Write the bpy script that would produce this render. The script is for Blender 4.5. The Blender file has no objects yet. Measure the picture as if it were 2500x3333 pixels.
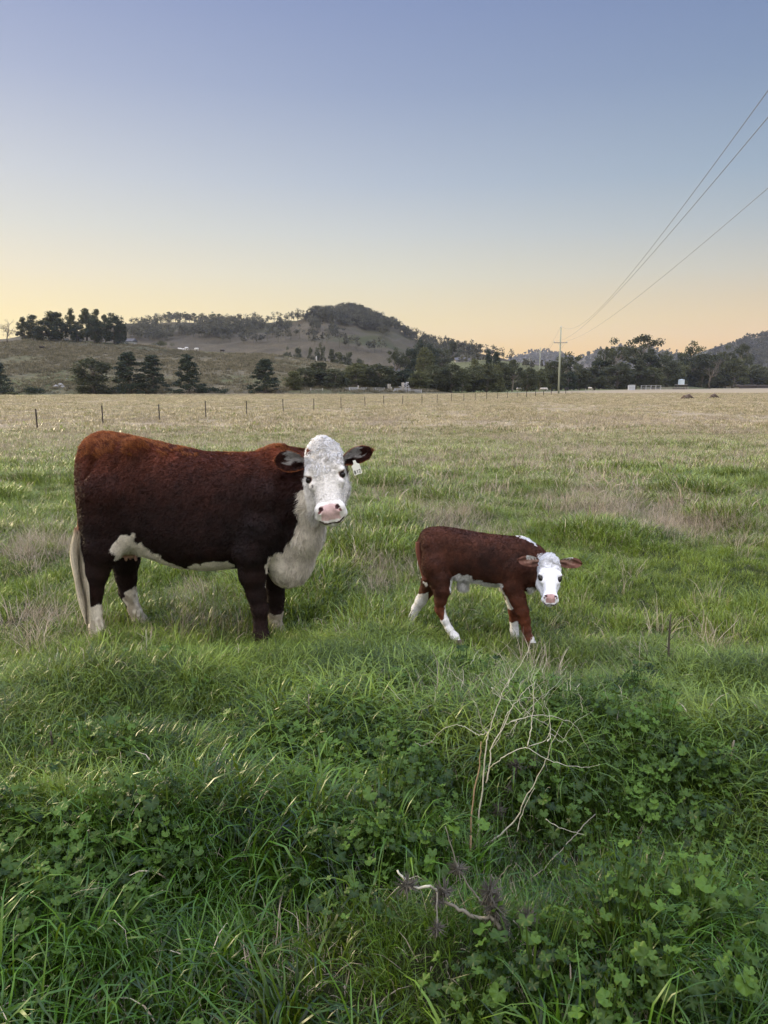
import bpy, math, random
import numpy as np
from mathutils import Vector
C = bpy.context.scene
COL = C.collection
R = math.radians
rng = np.random.default_rng(7)
random.seed(7)

# ------------------------------------------------------------------ camera
PITCH = 9.515
CAMH = 1.70
cam_d = bpy.data.cameras.new('camera')
cam = bpy.data.objects.new('camera', cam_d); COL.objects.link(cam)
cam.location = (0, 0, CAMH)
cam.rotation_euler = (R(90 - PITCH), 0, 0)
cam_d.sensor_fit = 'HORIZONTAL'; cam_d.sensor_width = 36; cam_d.lens = 36.0
cam_d.clip_start = 0.05; cam_d.clip_end = 20000
C.camera = cam
C.render.resolution_x = 768; C.render.resolution_y = 1024

# ------------------------------------------------------------------ sky, sun, exposure
C.view_settings.view_transform = 'Standard'
C.view_settings.look = 'None'
C.view_settings.exposure = 0.25
C.view_settings.gamma = 1.0
C.cycles.use_denoising = True
try:
    C.cycles.denoiser = 'OPENIMAGEDENOISE'
    C.cycles.denoising_prefilter = 'ACCURATE'
except Exception: pass
C.cycles.max_bounces = 4; C.cycles.diffuse_bounces = 1; C.cycles.glossy_bounces = 2
C.cycles.transmission_bounces = 3; C.cycles.volume_bounces = 0; C.cycles.transparent_max_bounces = 8
C.cycles.sample_clamp_indirect = 4

def lin(c):
    c = np.asarray(c, float) / 255
    return tuple(np.where(c <= .04045, c / 12.92, ((c + .055) / 1.055) ** 2.4))

SUN_EL, SUN_AZ = 5.0, -58.0          # azimuth from +Y, negative is to the left
world = bpy.data.worlds.new('World'); C.world = world; world.use_nodes = True
wt = world.node_tree; wt.nodes.clear(); N = wt.nodes.new; L = wt.links.new
def wmath(op, a, b=None, c=None):
    n = N('ShaderNodeMath'); n.operation = op
    for i, v in enumerate((a, b, c)):
        if v is None: continue
        if isinstance(v, (int, float)): n.inputs[i].default_value = v
        else: L(v, n.inputs[i])
    return n.outputs[0]
tc = N('ShaderNodeTexCoord'); sp = N('ShaderNodeSeparateXYZ'); L(tc.outputs['Generated'], sp.inputs[0])
wx, wy, wz = sp.outputs
def ramp(fac, stops):
    n = N('ShaderNodeValToRGB'); cr = n.color_ramp; cr.interpolation = 'B_SPLINE' if False else 'EASE'
    cr.interpolation = 'LINEAR'
    while len(cr.elements) < len(stops): cr.elements.new(0.5)
    for e, (p, c) in zip(cr.elements, stops):
        e.position = p; e.color = (*c, 1)
    L(fac, n.inputs[0]); return n.outputs[0]
SKY_L = [(0, (255,222,112)), (.035, (255,226,128)), (.075, (252,228,156)), (.13, (236,224,194)), (.18,(218,217,207)), (.235, (202,206,212)), (.33, (169,179,206)), (.41, (147,160,198)), (.7,(150,168,215)), (1,(160,178,225))]
SKY_M = [(0, (252,204,104)), (.035, (246,206,120)), (.075, (238,216,158)), (.13, (220,215,192)), (.18,(201,205,203)), (.235, (178,189,204)), (.33, (148,163,194)), (.41, (131,148,188)), (.7,(150,168,215)), (1,(160,178,225))]
SKY_R = [(0, (252,190,96)), (.035, (242,192,108)), (.075, (228,200,146)), (.13, (200,196,180)), (.18,(174,184,189)), (.235, (151,170,188)), (.33, (127,148,180)), (.41, (113,134,175)), (.7,(150,168,215)), (1,(160,178,225))]
zc = wmath('MAXIMUM', wz, 0.0)
rs = [ramp(zc, [(p, lin(c)) for p, c in s]) for s in (SKY_L, SKY_M, SKY_R)]
hl = wmath('SQRT', wmath('ADD', wmath('MULTIPLY', wx, wx), wmath('ADD', wmath('MULTIPLY', wy, wy), 1e-6)))
az = wmath('DIVIDE', wx, hl)
def wmix(f, a, b, typ='MIX'):
    n = N('ShaderNodeMixRGB'); n.blend_type = typ
    if isinstance(f, (int, float)): n.inputs[0].default_value = f
    else: L(f, n.inputs[0])
    for i, v in ((1, a), (2, b)):
        if isinstance(v, tuple): n.inputs[i].default_value = (*v, 1)
        else: L(v, n.inputs[i])
    return n.outputs[0]
def wrange(v, a, b, c, d, smooth=False):
    n = N('ShaderNodeMapRange'); L(v, n.inputs[0])
    if smooth: n.interpolation_type = 'SMOOTHSTEP'
    for i, q in enumerate((a, b, c, d)): n.inputs[i + 1].default_value = q
    return n.outputs[0]
lm = wmix(wrange(az, -.45, 0, 0, 1), rs[0], rs[1])
grad = wmix(wrange(az, 0, .45, 0, 1), lm, rs[2])
# unseen sky behind the camera and overhead, made paler and brighter as added fill
back = wrange(wy, .35, -.5, 0, 1, True)
grad = wmix(back, grad, lin((236, 232, 236)))
high = wrange(wz, .43, .78, 1.0, 4.4, True)
sc_ = N('ShaderNodeVectorMath'); sc_.operation = 'SCALE'; L(grad, sc_.inputs[0]); L(high, sc_.inputs['Scale'])
bk = wrange(wy, .3, -.6, 1.0, 1.15, True)
sc2 = N('ShaderNodeVectorMath'); sc2.operation = 'SCALE'; L(sc_.outputs[0], sc2.inputs[0]); L(bk, sc2.inputs['Scale'])
sky = N('ShaderNodeTexSky'); sky.sky_type = 'NISHITA'; sky.sun_disc = False
sky.sun_elevation = R(SUN_EL); sky.sun_rotation = R(SUN_AZ); sky.air_density = 1.0; sky.dust_density = 1.0
b1 = N('ShaderNodeBackground'); L(sky.outputs[0], b1.inputs[0]); b1.inputs[1].default_value = 0.01
b2 = N('ShaderNodeBackground'); L(sc2.outputs[0], b2.inputs[0]); b2.inputs[1].default_value = 0.80
ad = N('ShaderNodeAddShader'); L(b1.outputs[0], ad.inputs[0]); L(b2.outputs[0], ad.inputs[1])
wo = N('ShaderNodeOutputWorld'); L(ad.outputs[0], wo.inputs[0])

sd = bpy.data.lights.new('sun', 'SUN'); sun = bpy.data.objects.new('sun', sd); COL.objects.link(sun)
sd.energy = 5.0; sd.angle = R(11); sd.color = (1.0, .80, .50)
el, azr = R(SUN_EL + 11), R(SUN_AZ)
sdir = Vector((math.sin(azr) * math.cos(el), math.cos(azr) * math.cos(el), math.sin(el)))
sun.rotation_euler = sdir.to_track_quat('Z', 'Y').to_euler()

# ------------------------------------------------------------------ helpers
cP, sP = math.cos(R(PITCH)), math.sin(R(PITCH))
def P(px, py, Y):
    """point seen at photo pixel (px,py) (2500x3333) at world depth Y"""
    u = (np.asarray(px, float) - 1250) / 2500; v = (1666.5 - np.asarray(py, float)) / 2500
    t = Y / (cP + v * sP)
    return np.stack(np.broadcast_arrays(u * t, np.asarray(Y, float) + 0 * t, CAMH + (-sP + v * cP) * t), -1)
def proj(p):
    p = np.asarray(p, float); x, y, z = p[..., 0], p[..., 1], p[..., 2] - CAMH
    f = y * cP - z * sP; up = y * sP + z * cP
    return 1250 + 2500 * x / f, 1666.5 - 2500 * up / f
def sstep(a, b, x):
    t = np.clip((np.asarray(x, float) - a) / (b - a), 0, 1); return t * t * (3 - 2 * t)
def vnoise(p, seed=0):
    p = np.asarray(p, float)
    if p.shape[-1] == 2: p = np.concatenate([p, np.zeros(p.shape[:-1] + (1,))], -1)
    i = np.floor(p).astype(np.int64); f = p - i; f = f * f * (3 - 2 * f)
    def h(dx, dy, dz):
        n = (i[..., 0] + dx) * 374761393 + (i[..., 1] + dy) * 668265263 + (i[..., 2] + dz) * 2147483647 + seed * 974711
        n = (n ^ (n >> 13)) * 1274126177; n = n & 0xFFFFFFFF; n = (n ^ (n >> 16)) & 0xFFFF
        return n / 65535.0
    r = 0
    for dx in (0, 1):
        for dy in (0, 1):
            for dz in (0, 1):
                w = (f[..., 0] if dx else 1 - f[..., 0]) * (f[..., 1] if dy else 1 - f[..., 1]) * (f[..., 2] if dz else 1 - f[..., 2])
                r = r + w * h(dx, dy, dz)
    return r
def fbm(p, seed=0, o=3):
    p = np.asarray(p, float); r = 0; a = 1; s = 0
    for k in range(o):
        r = r + a * vnoise(p * 2 ** k, seed + k); s += a; a *= .5
    return r / s

def mkmesh(name, V, F, col=None, smooth=True, attrs=None, mat=None):
    """V (n,3); F array (m,3|4) or list of such arrays"""
    me = bpy.data.meshes.new(name)
    V = np.asarray(V, np.float32)
    Fs = [np.asarray(f, np.int32) for f in (F if isinstance(F, list) else [F]) if len(f)]
    me.vertices.add(len(V)); me.vertices.foreach_set('co', V.ravel())
    nl = sum(f.size for f in Fs); nf = sum(len(f) for f in Fs)
    me.loops.add(nl); me.polygons.add(nf)
    me.loops.foreach_set('vertex_index', np.concatenate([f.ravel() for f in Fs]))
    tot = np.concatenate([np.full(len(f), f.shape[1], np.int32) for f in Fs])
    st = np.concatenate([[0], np.cumsum(tot)[:-1]]).astype(np.int32)
    me.polygons.foreach_set('loop_start', st)
    me.polygons.foreach_set('loop_total', tot)
    me.polygons.foreach_set('use_smooth', np.full(nf, smooth, bool))
    me.update(calc_edges=True)
    if col is not None:
        a = me.color_attributes.new('coat', 'FLOAT_COLOR', 'POINT')
        c = np.ones((len(V), 4), np.float32); c[:, :3] = col; a.data.foreach_set('color', c.ravel())
    for k, v in (attrs or {}).items():
        a = me.attributes.new(k, 'FLOAT', 'POINT'); a.data.foreach_set('value', np.asarray(v, np.float32))
    if mat: me.materials.append(mat)
    return me
def obj(name, me, parent=None, link=True):
    o = bpy.data.objects.new(name, me)
    if link: COL.objects.link(o)
    if parent is not None: o.parent = parent
    return o
def tag(o, label=None, cat=None, group=None, kind=None):
    if label: o['label'] = label
    if cat: o['category'] = cat
    if group: o['group'] = group
    if kind: o['kind'] = kind
    return o
def empty(name, loc, rz=0):
    o = bpy.data.objects.new(name, None); COL.objects.link(o); o.location = tuple(float(a) for a in loc); o.rotation_euler = (0, 0, rz)
    o.empty_display_size = .1
    return o
def copy_tree(o):
    c = o.copy(); COL.objects.link(c)
    for ch in list(o.children):
        d = ch.copy(); COL.objects.link(d); d.parent = c
        for g in ch.children:
            e = g.copy(); COL.objects.link(e); e.parent = d
    return c

class MB:
    """collects tubes, boxes and lofts into one mesh"""
    def __init__(s): s.V = []; s.F4 = []; s.F3 = []; s.n = 0
    def add(s, V, F4=None, F3=None):
        V = np.asarray(V, float)
        if F4 is not None and len(F4): s.F4.append(np.asarray(F4) + s.n)
        if F3 is not None and len(F3): s.F3.append(np.asarray(F3) + s.n)
        s.V.append(V); s.n += len(V); return s
    def tube(s, pts, rad, k=6, cap=True):
        pts = np.asarray(pts, float); n = len(pts); rad = np.broadcast_to(np.asarray(rad, float), (n,))
        T = np.gradient(pts, axis=0); T /= np.linalg.norm(T, axis=1)[:, None] + 1e-9
        ref = np.array([0, 0, 1.]) if abs(T[0][2]) < .9 else np.array([1., 0, 0])
        A = np.cross(T, ref); A /= np.linalg.norm(A, axis=1)[:, None] + 1e-9
        B = np.cross(T, A); th = np.arange(k) * 2 * math.pi / k
        V = pts[:, None] + rad[:, None, None] * (np.cos(th)[None, :, None] * A[:, None] + np.sin(th)[None, :, None] * B[:, None])
        V = V.reshape(-1, 3); F = []
        i = np.arange(k); j = (i + 1) % k
        for q in range(n - 1): F.append(np.stack([q * k + i, q * k + j, (q + 1) * k + j, (q + 1) * k + i], 1))
        F3 = []
        if cap:
            V = np.concatenate([V, pts[:1], pts[-1:]]); a, b = n * k, n * k + 1
            F3 = np.concatenate([np.stack([j, i, np.full(k, a)], 1), np.stack([(n - 1) * k + i, (n - 1) * k + j, np.full(k, b)], 1)])
        return s.add(V, np.concatenate(F), F3)
    def box(s, c, size, rz=0, ax=None):
        c = np.asarray(c, float); h = np.asarray(size, float) / 2
        V = np.array([[x, y, z] for x in (-1, 1) for y in (-1, 1) for z in (-1, 1)]) * h
        if rz: 
            ca, sa = math.cos(rz), math.sin(rz); V = np.stack([V[:, 0] * ca - V[:, 1] * sa, V[:, 0] * sa + V[:, 1] * ca, V[:, 2]], 1)
        return s.add(V + c, [[0,1,3,2],[4,6,7,5],[0,4,5,1],[2,3,7,6],[0,2,6,4],[1,5,7,3]])
    def bar(s, a, b, w, h=None):
        a = np.asarray(a, float); b = np.asarray(b, float); h = h or w
        t = (b - a); t /= np.linalg.norm(t); ref = np.array([0, 0, 1.]) if abs(t[2]) < .95 else np.array([0, 1., 0])
        A = np.cross(t, ref); A /= np.linalg.norm(A); B = np.cross(A, t)
        V = [p + sx * A * w / 2 + sz * B * h / 2 for p in (a, b) for sx in (-1, 1) for sz in (-1, 1)]
        return s.add(V, [[0,1,3,2],[4,6,7,5],[0,4,5,1],[2,3,7,6],[0,2,6,4],[1,5,7,3]])
    def mesh(s, name, mat=None, smooth=True, **kw):
        F = []
        if s.F4: F.append(np.concatenate(s.F4))
        if s.F3: F.append(np.concatenate(s.F3))
        return mkmesh(name, np.concatenate(s.V), F, smooth=smooth, mat=mat, **kw)
    def build(s, name, mat=None, parent=None, smooth=True, **kw):
        return obj(name, s.mesh(name, mat, smooth, **kw), parent)
def curve(pts, m=6):
    """Catmull-Rom through points"""
    p = np.asarray(pts, float)
    if len(p) < 3: return np.linspace(p[0], p[-1], m + 1)
    q = np.concatenate([[2 * p[0] - p[1]], p, [2 * p[-1] - p[-2]]]); out = []
    for i in range(1, len(q) - 2):
        for t in np.arange(m) / m:
            out.append(.5 * (2 * q[i] + (q[i+1] - q[i-1]) * t + (2*q[i-1] - 5*q[i] + 4*q[i+1] - q[i+2]) * t*t + (3*q[i] - q[i-1] - 3*q[i+1] + q[i+2]) * t**3))
    out.append(q[-2]); return np.array(out)

# ------------------------------------------------------------------ materials
class M:
    """tiny node-building helper"""
    def __init__(s, name):
        s.m = bpy.data.materials.new(name); s.m.use_nodes = True; s.t = s.m.node_tree; s.t.nodes.clear()
    def n(s, typ, **kw):
        n = s.t.nodes.new(typ)
        for k, v in kw.items(): setattr(n, k, v)
        return n
    def l(s, a, b): s.t.links.new(a, b)
    def put(s, sock, v):
        if isinstance(v, (int, float)): sock.default_value = v
        elif isinstance(v, tuple): sock.default_value = (*v, 1) if len(v) == 3 and sock.type == 'RGBA' else v
        else: s.l(v, sock)
    def math(s, op, a, b=0.0, c=None, clamp=False):
        n = s.n('ShaderNodeMath', operation=op, use_clamp=clamp); s.put(n.inputs[0], a); s.put(n.inputs[1], b)
        if c is not None: s.put(n.inputs[2], c)
        return n.outputs[0]
    def mix(s, f, a, b, typ='MIX'):
        n = s.n('ShaderNodeMixRGB', blend_type=typ); s.put(n.inputs[0], f); s.put(n.inputs[1], a); s.put(n.inputs[2], b); return n.outputs[0]
    def attr(s, name, typ='GEOMETRY'):
        n = s.n('ShaderNodeAttribute', attribute_name=name, attribute_type=typ); return n
    def noise(s, scale, detail=4, vec=None, rough=.55):
        n = s.n('ShaderNodeTexNoise'); n.inputs['Scale'].default_value = scale; n.inputs['Detail'].default_value = detail
        n.inputs['Roughness'].default_value = rough
        if vec is not None: s.l(vec, n.inputs['Vector'])
        return n.outputs['Fac']
    def pos(s): return s.n('ShaderNodeNewGeometry').outputs['Position']
    def rng(s, v, a, b, c=0.0, d=1.0, smooth=False):
        n = s.n('ShaderNodeMapRange')
        if smooth: n.interpolation_type = 'SMOOTHSTEP'
        s.put(n.inputs[0], v)
        for i, q in enumerate((a, b, c, d)): s.put(n.inputs[i + 1], q)
        return n.outputs[0]
    def scaled(s, v, k):
        n = s.n('ShaderNodeVectorMath', operation='MULTIPLY'); s.l(v, n.inputs[0]); n.inputs[1].default_value = k; return n.outputs[0]
    def bump(s, h, strength=.5, dist=.02):
        n = s.n('ShaderNodeBump'); n.inputs['Strength'].default_value = strength; n.inputs['Distance'].default_value = dist
        s.l(h, n.inputs['Height']); return n.outputs[0]
    def out(s, col, rough=.8, spec=.2, trans=0.0, normal=None, metal=0.0, tcol=None):
        p = s.n('ShaderNodeBsdfPrincipled'); s.put(p.inputs['Base Color'], col); s.put(p.inputs['Roughness'], rough)
        p.inputs['Specular IOR Level'].default_value = spec; p.inputs['Metallic'].default_value = metal
        if normal is not None: s.l(normal, p.inputs['Normal'])
        o = s.n('ShaderNodeOutputMaterial')
        if trans > 0:
            t = s.n('ShaderNodeBsdfTranslucent'); s.put(t.inputs[0], tcol if tcol is not None else col)
            x = s.n('ShaderNodeMixShader'); x.inputs[0].default_value = trans
            s.l(p.outputs[0], x.inputs[1]); s.l(t.outputs[0], x.inputs[2]); s.l(x.outputs[0], o.inputs[0])
        else: s.l(p.outputs[0], o.inputs[0])
        return s.m

def plain(name, col, rough=.7, spec=.3, var=.25, scale=6.0, metal=0.0):
    m = M(name); f = m.noise(scale, 5)
    c2 = tuple(min(1, c * (1 + var)) for c in col); c1 = tuple(c * (1 - var) for c in col)
    c = m.mix(f, c1, c2)
    return m.out(c, rough, spec, metal=metal, normal=m.bump(f, .15, .01))
m_steel = plain('galvanised_steel', (.42, .43, .45), .5, .5, .3, 9)
m_panel_white = plain('white_paint', (.52, .54, .56), .5, .4, .1)
m_wood_grey = plain('weathered_wood', (.30, .28, .24), .85, .2, .35, 4)
m_polewood = plain('pale_pole_wood', (.27, .29, .22), .85, .2, .3, 3)
m_darkpost = plain('rusty_steel_post', (.045, .035, .03), .8, .3, .4)
m_wire = plain('wire_metal', (.16, .16, .17), .6, .4, .2)
m_wallwhite = plain('white_wall', (.48, .48, .46), .8, .2, .12)
m_wallgrey = plain('grey_wall', (.26, .255, .24), .85, .2, .2)
m_roof = plain('grey_roof_sheet', (.085, .085, .09), .9, .1, .2)
m_darkwood = plain('dark_old_timber', (.06, .05, .045), .9, .2, .4)
m_rock = plain('grey_rock', (.26, .26, .25), .9, .2, .35, 1.5)
m_glassdark = plain('dark_window_glass', (.02, .025, .03), .15, .6, .1)
m_bark = plain('tree_bark', (.13, .11, .09), .9, .15, .4, 2)
m_barkpale = plain('pale_gum_bark', (.20, .175, .145), .85, .15, .35, 2)

def foliage(name, dark, light, trans=.25):
    m = M(name); a = m.attr('tint').outputs['Fac']; oi = m.n('ShaderNodeObjectInfo').outputs['Random']
    f = m.math('ADD', m.math('MULTIPLY', a, .75), m.math('MULTIPLY', oi, .25))
    c = m.mix(f, dark, light)
    return m.out(c, .75, .15, trans=trans)
m_fol_gum = foliage('gum_foliage', (.030, .038, .020), (.088, .098, .050))
m_fol_olive = foliage('olive_foliage', (.045, .055, .022), (.125, .13, .055))
m_fol_dark = foliage('dark_needle_foliage', (.016, .026, .017), (.05, .066, .040))
m_fol_far = foliage('far_wood_foliage', (.020, .024, .016), (.120, .118, .082), .1)
# ------------------------------------------------------------------ terrain
GX = 5000.0
def _gp(px, py):
    v = (1666.5 - py) / 2500; u = (px - 1250) / 2500; t = 1.7 / (sP - v * cP); return u * t, t * (cP + v * sP)
MOUNDS = [(*_gp(a, b), c, d, e) for a, b, c, d, e in ((450, 2560, .12, .50, .20), (720, 2760, .10, .40, .18), (120, 2800, .12, .40, .18), (950, 2380, .12, .35, .22), (2150, 2450, .12, .6, .30), (1250, 2800, .08, .22, .16), (1500, 3200, .08, .35, .12), (2300, 3150, .08, .3, .15), (300, 2260, .10, .6, .3), (1450, 2200, .08, .3, .2),
    (560, 3000, -.10, .35, .14), (1680, 3060, -.04, .28, .14), (1850, 2760, -.10, .35, .16), (900, 2600, -.10, .3, .12), (250, 2650, -.06, .3, .12), (1150, 3000, -.08, .2, .14), (1950, 2350, -.07, .4, .15), (600, 2400, -.08, .4, .14))]
def gz(x, y):
    """height of the paddock"""
    x = np.asarray(x, float); y = np.asarray(y, float)
    z = -.13 * sstep(2.2, 5.2, y) - .82 * sstep(5.5, 44, y)
    p = np.stack(np.broadcast_arrays(x, y), -1)
    near = 1 - sstep(14, 30, y)
    z = z + near * ((fbm(p * 1.5, 3, 2) - .5) * .24 * (1 - .75 * sstep(4.0, 5.0, y) * (1 - sstep(6.5, 8.5, y))))
    z = z + (1 - near) * (fbm(p * .22, 5, 2) - .5) * .25 * (1 - sstep(150, 300, y))
    for mx, my, am, rx, ry in MOUNDS: z = z + am * np.exp(-((x - mx) / rx) ** 2 - ((y - my) / ry) ** 2)
    return z
def spaced(lo, d0, hi, first, grow, far):
    a = list(np.arange(lo, d0 + 1e-6, first)); s = first; x = a[-1]
    while x < far:
        s *= grow; x += s; a.append(x)
    return np.array(a)
xs = spaced(0, 8, 8, .16, 1.045, GX); xs = np.concatenate([-xs[:0:-1], xs])
ysp = spaced(0, 12, 12, .16, 1.022, GX); ysn = spaced(0, 1, 1, .25, 1.25, GX)
ys = np.concatenate([-ysn[:0:-1], ysp])
def gridmesh(name, xs, ys, zf, mat, attrs=None):
    X, Y = np.meshgrid(xs, ys, indexing='ij'); Z = zf(X, Y)
    V = np.stack([X, Y, Z], -1).reshape(-1, 3); nx, ny = len(xs), len(ys)
    i, j = np.meshgrid(np.arange(nx - 1), np.arange(ny - 1), indexing='ij'); a = (i * ny + j).ravel()
    F = np.stack([a, a + ny, a + ny + 1, a + 1], 1)
    at = {k: f(X, Y).ravel() for k, f in (attrs or {}).items()}
    return mkmesh(name, V, F, mat=mat, attrs=at)
_bx = [-400, -87, 30, 75, 119, 221, 600]; _by = [170, 174, 214, 288, 350, 442, 700]
def zone(X, Y): return sstep(-2, 4, Y - np.interp(X, _bx, _by))

STRAW1, STRAW2 = (.34, .275, .19), (.46, .38, .27)
def dryness(m, per=None):
    """0 green .. 1 straw as a property of the sward, shared by ground and blades"""
    p = m.pos(); s = m.n('ShaderNodeSeparateXYZ'); m.l(p, s.inputs[0])
    n1 = m.noise(.38, 4, m.scaled(p, (1, .6, 0))); n2 = m.noise(1.6, 3, m.scaled(p, (1, .8, 0)))
    yb = m.rng(s.outputs[1], 4.5, 22, .05, .20); yc = m.rng(s.outputs[1], 20, 50, 0.0, .82)
    base = m.math('ADD', yb, yc)
    v = m.math('ADD', base, m.math('MULTIPLY', m.math('SUBTRACT', n1, .5), m.rng(s.outputs[1], 4, 12, .5, 1.3)))
    v = m.math('ADD', v, m.math('MULTIPLY', m.math('SUBTRACT', n2, .5), .45), clamp=True)
    return v, n1, n2, s
def mat_ground():
    m = M('paddock_sward'); d, n1, n2, s = dryness(m)
    p = m.pos()
    fine = m.noise(7, 5, m.scaled(p, (1, .5, 1))); mid = m.noise(.9, 5, m.scaled(p, (1, .35, 1)))
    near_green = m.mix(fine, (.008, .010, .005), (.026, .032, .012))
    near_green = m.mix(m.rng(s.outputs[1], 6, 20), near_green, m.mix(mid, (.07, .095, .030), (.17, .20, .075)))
    straw = m.mix(m.math('MULTIPLY', m.math('ADD', fine, mid), .5), STRAW1, STRAW2)
    straw = m.mix(m.rng(mid, .60, .74), straw, (.24, .22, .14))
    near_straw = (.12, .10, .065)
    straw = m.mix(m.rng(s.outputs[1], 10, 26), near_straw, straw)
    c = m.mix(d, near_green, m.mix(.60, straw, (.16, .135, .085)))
    z = m.attr('zone').outputs['Fac']
    past = m.mix(m.noise(.05, 4), (.085, .11, .045), (.16, .17, .085))
    c = m.mix(z, c, past)
    return m.out(c, .95, .05, normal=m.bump(fine, .6, .06))
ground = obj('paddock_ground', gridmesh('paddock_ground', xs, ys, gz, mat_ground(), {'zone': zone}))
tag(ground, 'grassy paddock running from lush green to dry straw', 'ground', kind='structure')

class Hill:
    def __init__(s, name, sky, D, Df, Db, seed, rough=.02, base=-.95, g=1.0):
        px = np.array([a for a, b in sky], float); py = np.array([b for a, b in sky], float)
        q = P(px, py, D); s.X = q[:, 0]; s.Z = q[:, 2]; s.D, s.Df, s.Db, s.base, s.seed, s.rough, s.g = D, Df, Db, base, seed, rough, g
        s.name = name
    def z(s, x, y):
        x = np.asarray(x, float); y = np.asarray(y, float)
        k = (s.X[-1] - s.X[0]) * .004
        H = sum(np.interp(x + d, s.X, s.Z) for d in (-k*2, -k, 0, k, k*2)) / 5 - s.base
        dr = s.D
        t = np.clip((y - s.Df) / (dr - s.Df), 0, 1); b = np.clip((s.Db - y) / (s.Db - dr), 0, 1)
        gf = t * (1 + .25 * s.g * (1 - t)) ; gf = np.where(t < 1, gf, 1)
        gb = b * b * (3 - 2 * b)
        p = np.stack(np.broadcast_arrays(x, y), -1)
        sc = 1 / (.12 * (dr))
        nz = (fbm(p * sc * 3, s.seed, 4) - .5)
        hh = H * np.where(y < dr, gf, gb)
        return s.base - 1.0 * (1 - sstep(0, .04, t * b + 0 * hh)) + hh * (1 + nz * s.rough * 10 * np.minimum(t, 1) * np.where(y < dr, (1 - t) * 2.2, .12 * (1 - b)))
    def mesh(s, nx, ny, mat, lo=None, hi=None):
        xs = np.linspace(lo or s.X[0], hi or s.X[-1], nx)
        ys = np.concatenate([np.linspace(s.Df, s.D, ny), np.linspace(s.D, s.Db, max(6, ny // 4))[1:]])
        return gridmesh(s.name, xs, ys, s.z, mat)

def Z1(x, y): return (x * .5425, 900 + y * .5425)
def Z2(x, y): return (800 + x * .5425, 950 + y * .5425)
def Z3(x, y): return (1600 + x * .5425, 950 + y * .5425)
left_hill = Hill('near_hill', [(-1600, 1180), (-900, 1150), (-400, 1130), (0, 1117), (81, 1108), (157, 1105), (271, 1109), (380, 1117), (488, 1123), (597, 1139), (705, 1147),
    (900, 1153), (908, 1156), (1017, 1172), (1147, 1190), (1207, 1210), (1290, 1235), (1380, 1262), (1450, 1285)], 335, 184, 520, 11)
mid_hill = Hill('wooded_hill', [(-900, 1120), (-300, 1115), (100, 1100), (300, 1085), (412, 1070), (488, 1058), (542, 1048), (624, 1050), (705, 1055), (814, 1055), (881, 1050), (963, 1046),
    (1033, 1028), (1104, 1018), (1152, 1016), (1212, 1038), (1266, 1056), (1315, 1083), (1353, 1108), (1424, 1124), (1505, 1143), (1587, 1163), (1668, 1180), (1760, 1196), (1900, 1225), (2050, 1246)],
    900, 430, 1500, 21, rough=.065)
green_rise = Hill('green_rise', [(1200, 1215), (1290, 1192), (1400, 1180), (1500, 1172), (1600, 1170), (1692, 1181), (1781, 1195), (1900, 1215), (2000, 1240)], 520, 360, 760, 31, rough=.01)
far_blue = Hill('far_blue_hill', [(1000, 1200), (1400, 1200), (1600, 1185), (1676, 1163), (1736, 1146), (1784, 1143), (1817, 1151), (1860, 1168), (1950, 1195), (2200, 1205), (2700, 1190)], 3000, 1900, 4200, 41, rough=.03)
mauve_hill = Hill('far_wooded_hill', [(1780, 1200), (1860, 1178), (1893, 1164), (1947, 1143), (2012, 1132), (2088, 1135), (2170, 1153), (2260, 1165), (2400, 1180), (2800, 1190)], 2200, 1400, 3000, 51, rough=.03)
right_hill = Hill('steep_wooded_hill', [(2150, 1225), (2250, 1180), (2321, 1149), (2386, 1125), (2435, 1104), (2490, 1095), (2600, 1085), (2800, 1100), (3300, 1120), (4200, 1160)], 1500, 900, 2300, 61, rough=.04)

def mat_hill(name, a, b, g, gscale=.012, gthr=(.5, .65), nscale=.25):
    m = M(name); p = m.pos()
    f = m.noise(nscale, 8, m.scaled(p, (1, .4, 1)), .65); big = m.noise(gscale, 4, p); v = m.noise(1.1, 4, m.scaled(p, (1, .4, 1)), .7)
    c = m.mix(m.rng(m.math('MULTIPLY', m.math('ADD', f, v), .5), .34, .66), a, b)
    c = m.mix(m.math('MULTIPLY', m.rng(big, *gthr), .8), c, g)
    return m.out(c, .95, .05, normal=m.bump(m.math('ADD', f, v), 1.0, 1.2))
mh_near = mat_hill('hill_dry_grass', (.062, .058, .038), (.172, .150, .100), (.074, .088, .036), .018, (.47, .62), .3)
mh_mid = mat_hill('hill_bare_slopes', (.038, .034, .023), (.104, .089, .062), (.038, .046, .018), .008, (.54, .68), .05)
mh_green = mat_hill('hill_pasture', (.070, .078, .036), (.125, .128, .068), (.12, .112, .07), .02, (.55, .7), .2)
mh_far = mat_hill('hill_far_cover', (.06, .055, .05), (.12, .105, .09), (.05, .055, .04), .004, (.45, .6), .02)
for h, nx, ny, m_, lab in ((left_hill, 300, 60, mh_near, 'low grassy hill at the left behind the paddock'), (mid_hill, 300, 90, mh_mid, 'brown sloping hill with a wooded crest'),
        (green_rise, 120, 24, mh_green, 'small green rise between the tree belt and the hill'), (far_blue, 160, 24, mh_far, 'distant bluish hill on the skyline'),
        (mauve_hill, 160, 24, mh_far, 'distant mauve wooded ridge'), (right_hill, 160, 40, mh_far, 'wooded hill at the right edge')):
    o = obj(h.name, h.mesh(nx, ny, m_)); tag(o, lab, 'hill', kind='structure')
HILLS = [left_hill, mid_hill, green_rise, far_blue, mauve_hill, right_hill]
def surf(x, y, hill=None):
    if hill is not None: return float(hill.z(x, y))
    z = float(gz(x, y))
    for h in HILLS[:3]:
        if h.X[0] < x < h.X[-1] and h.Df < y < h.Db: z = max(z, float(h.z(x, y)))
    return z
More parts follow.
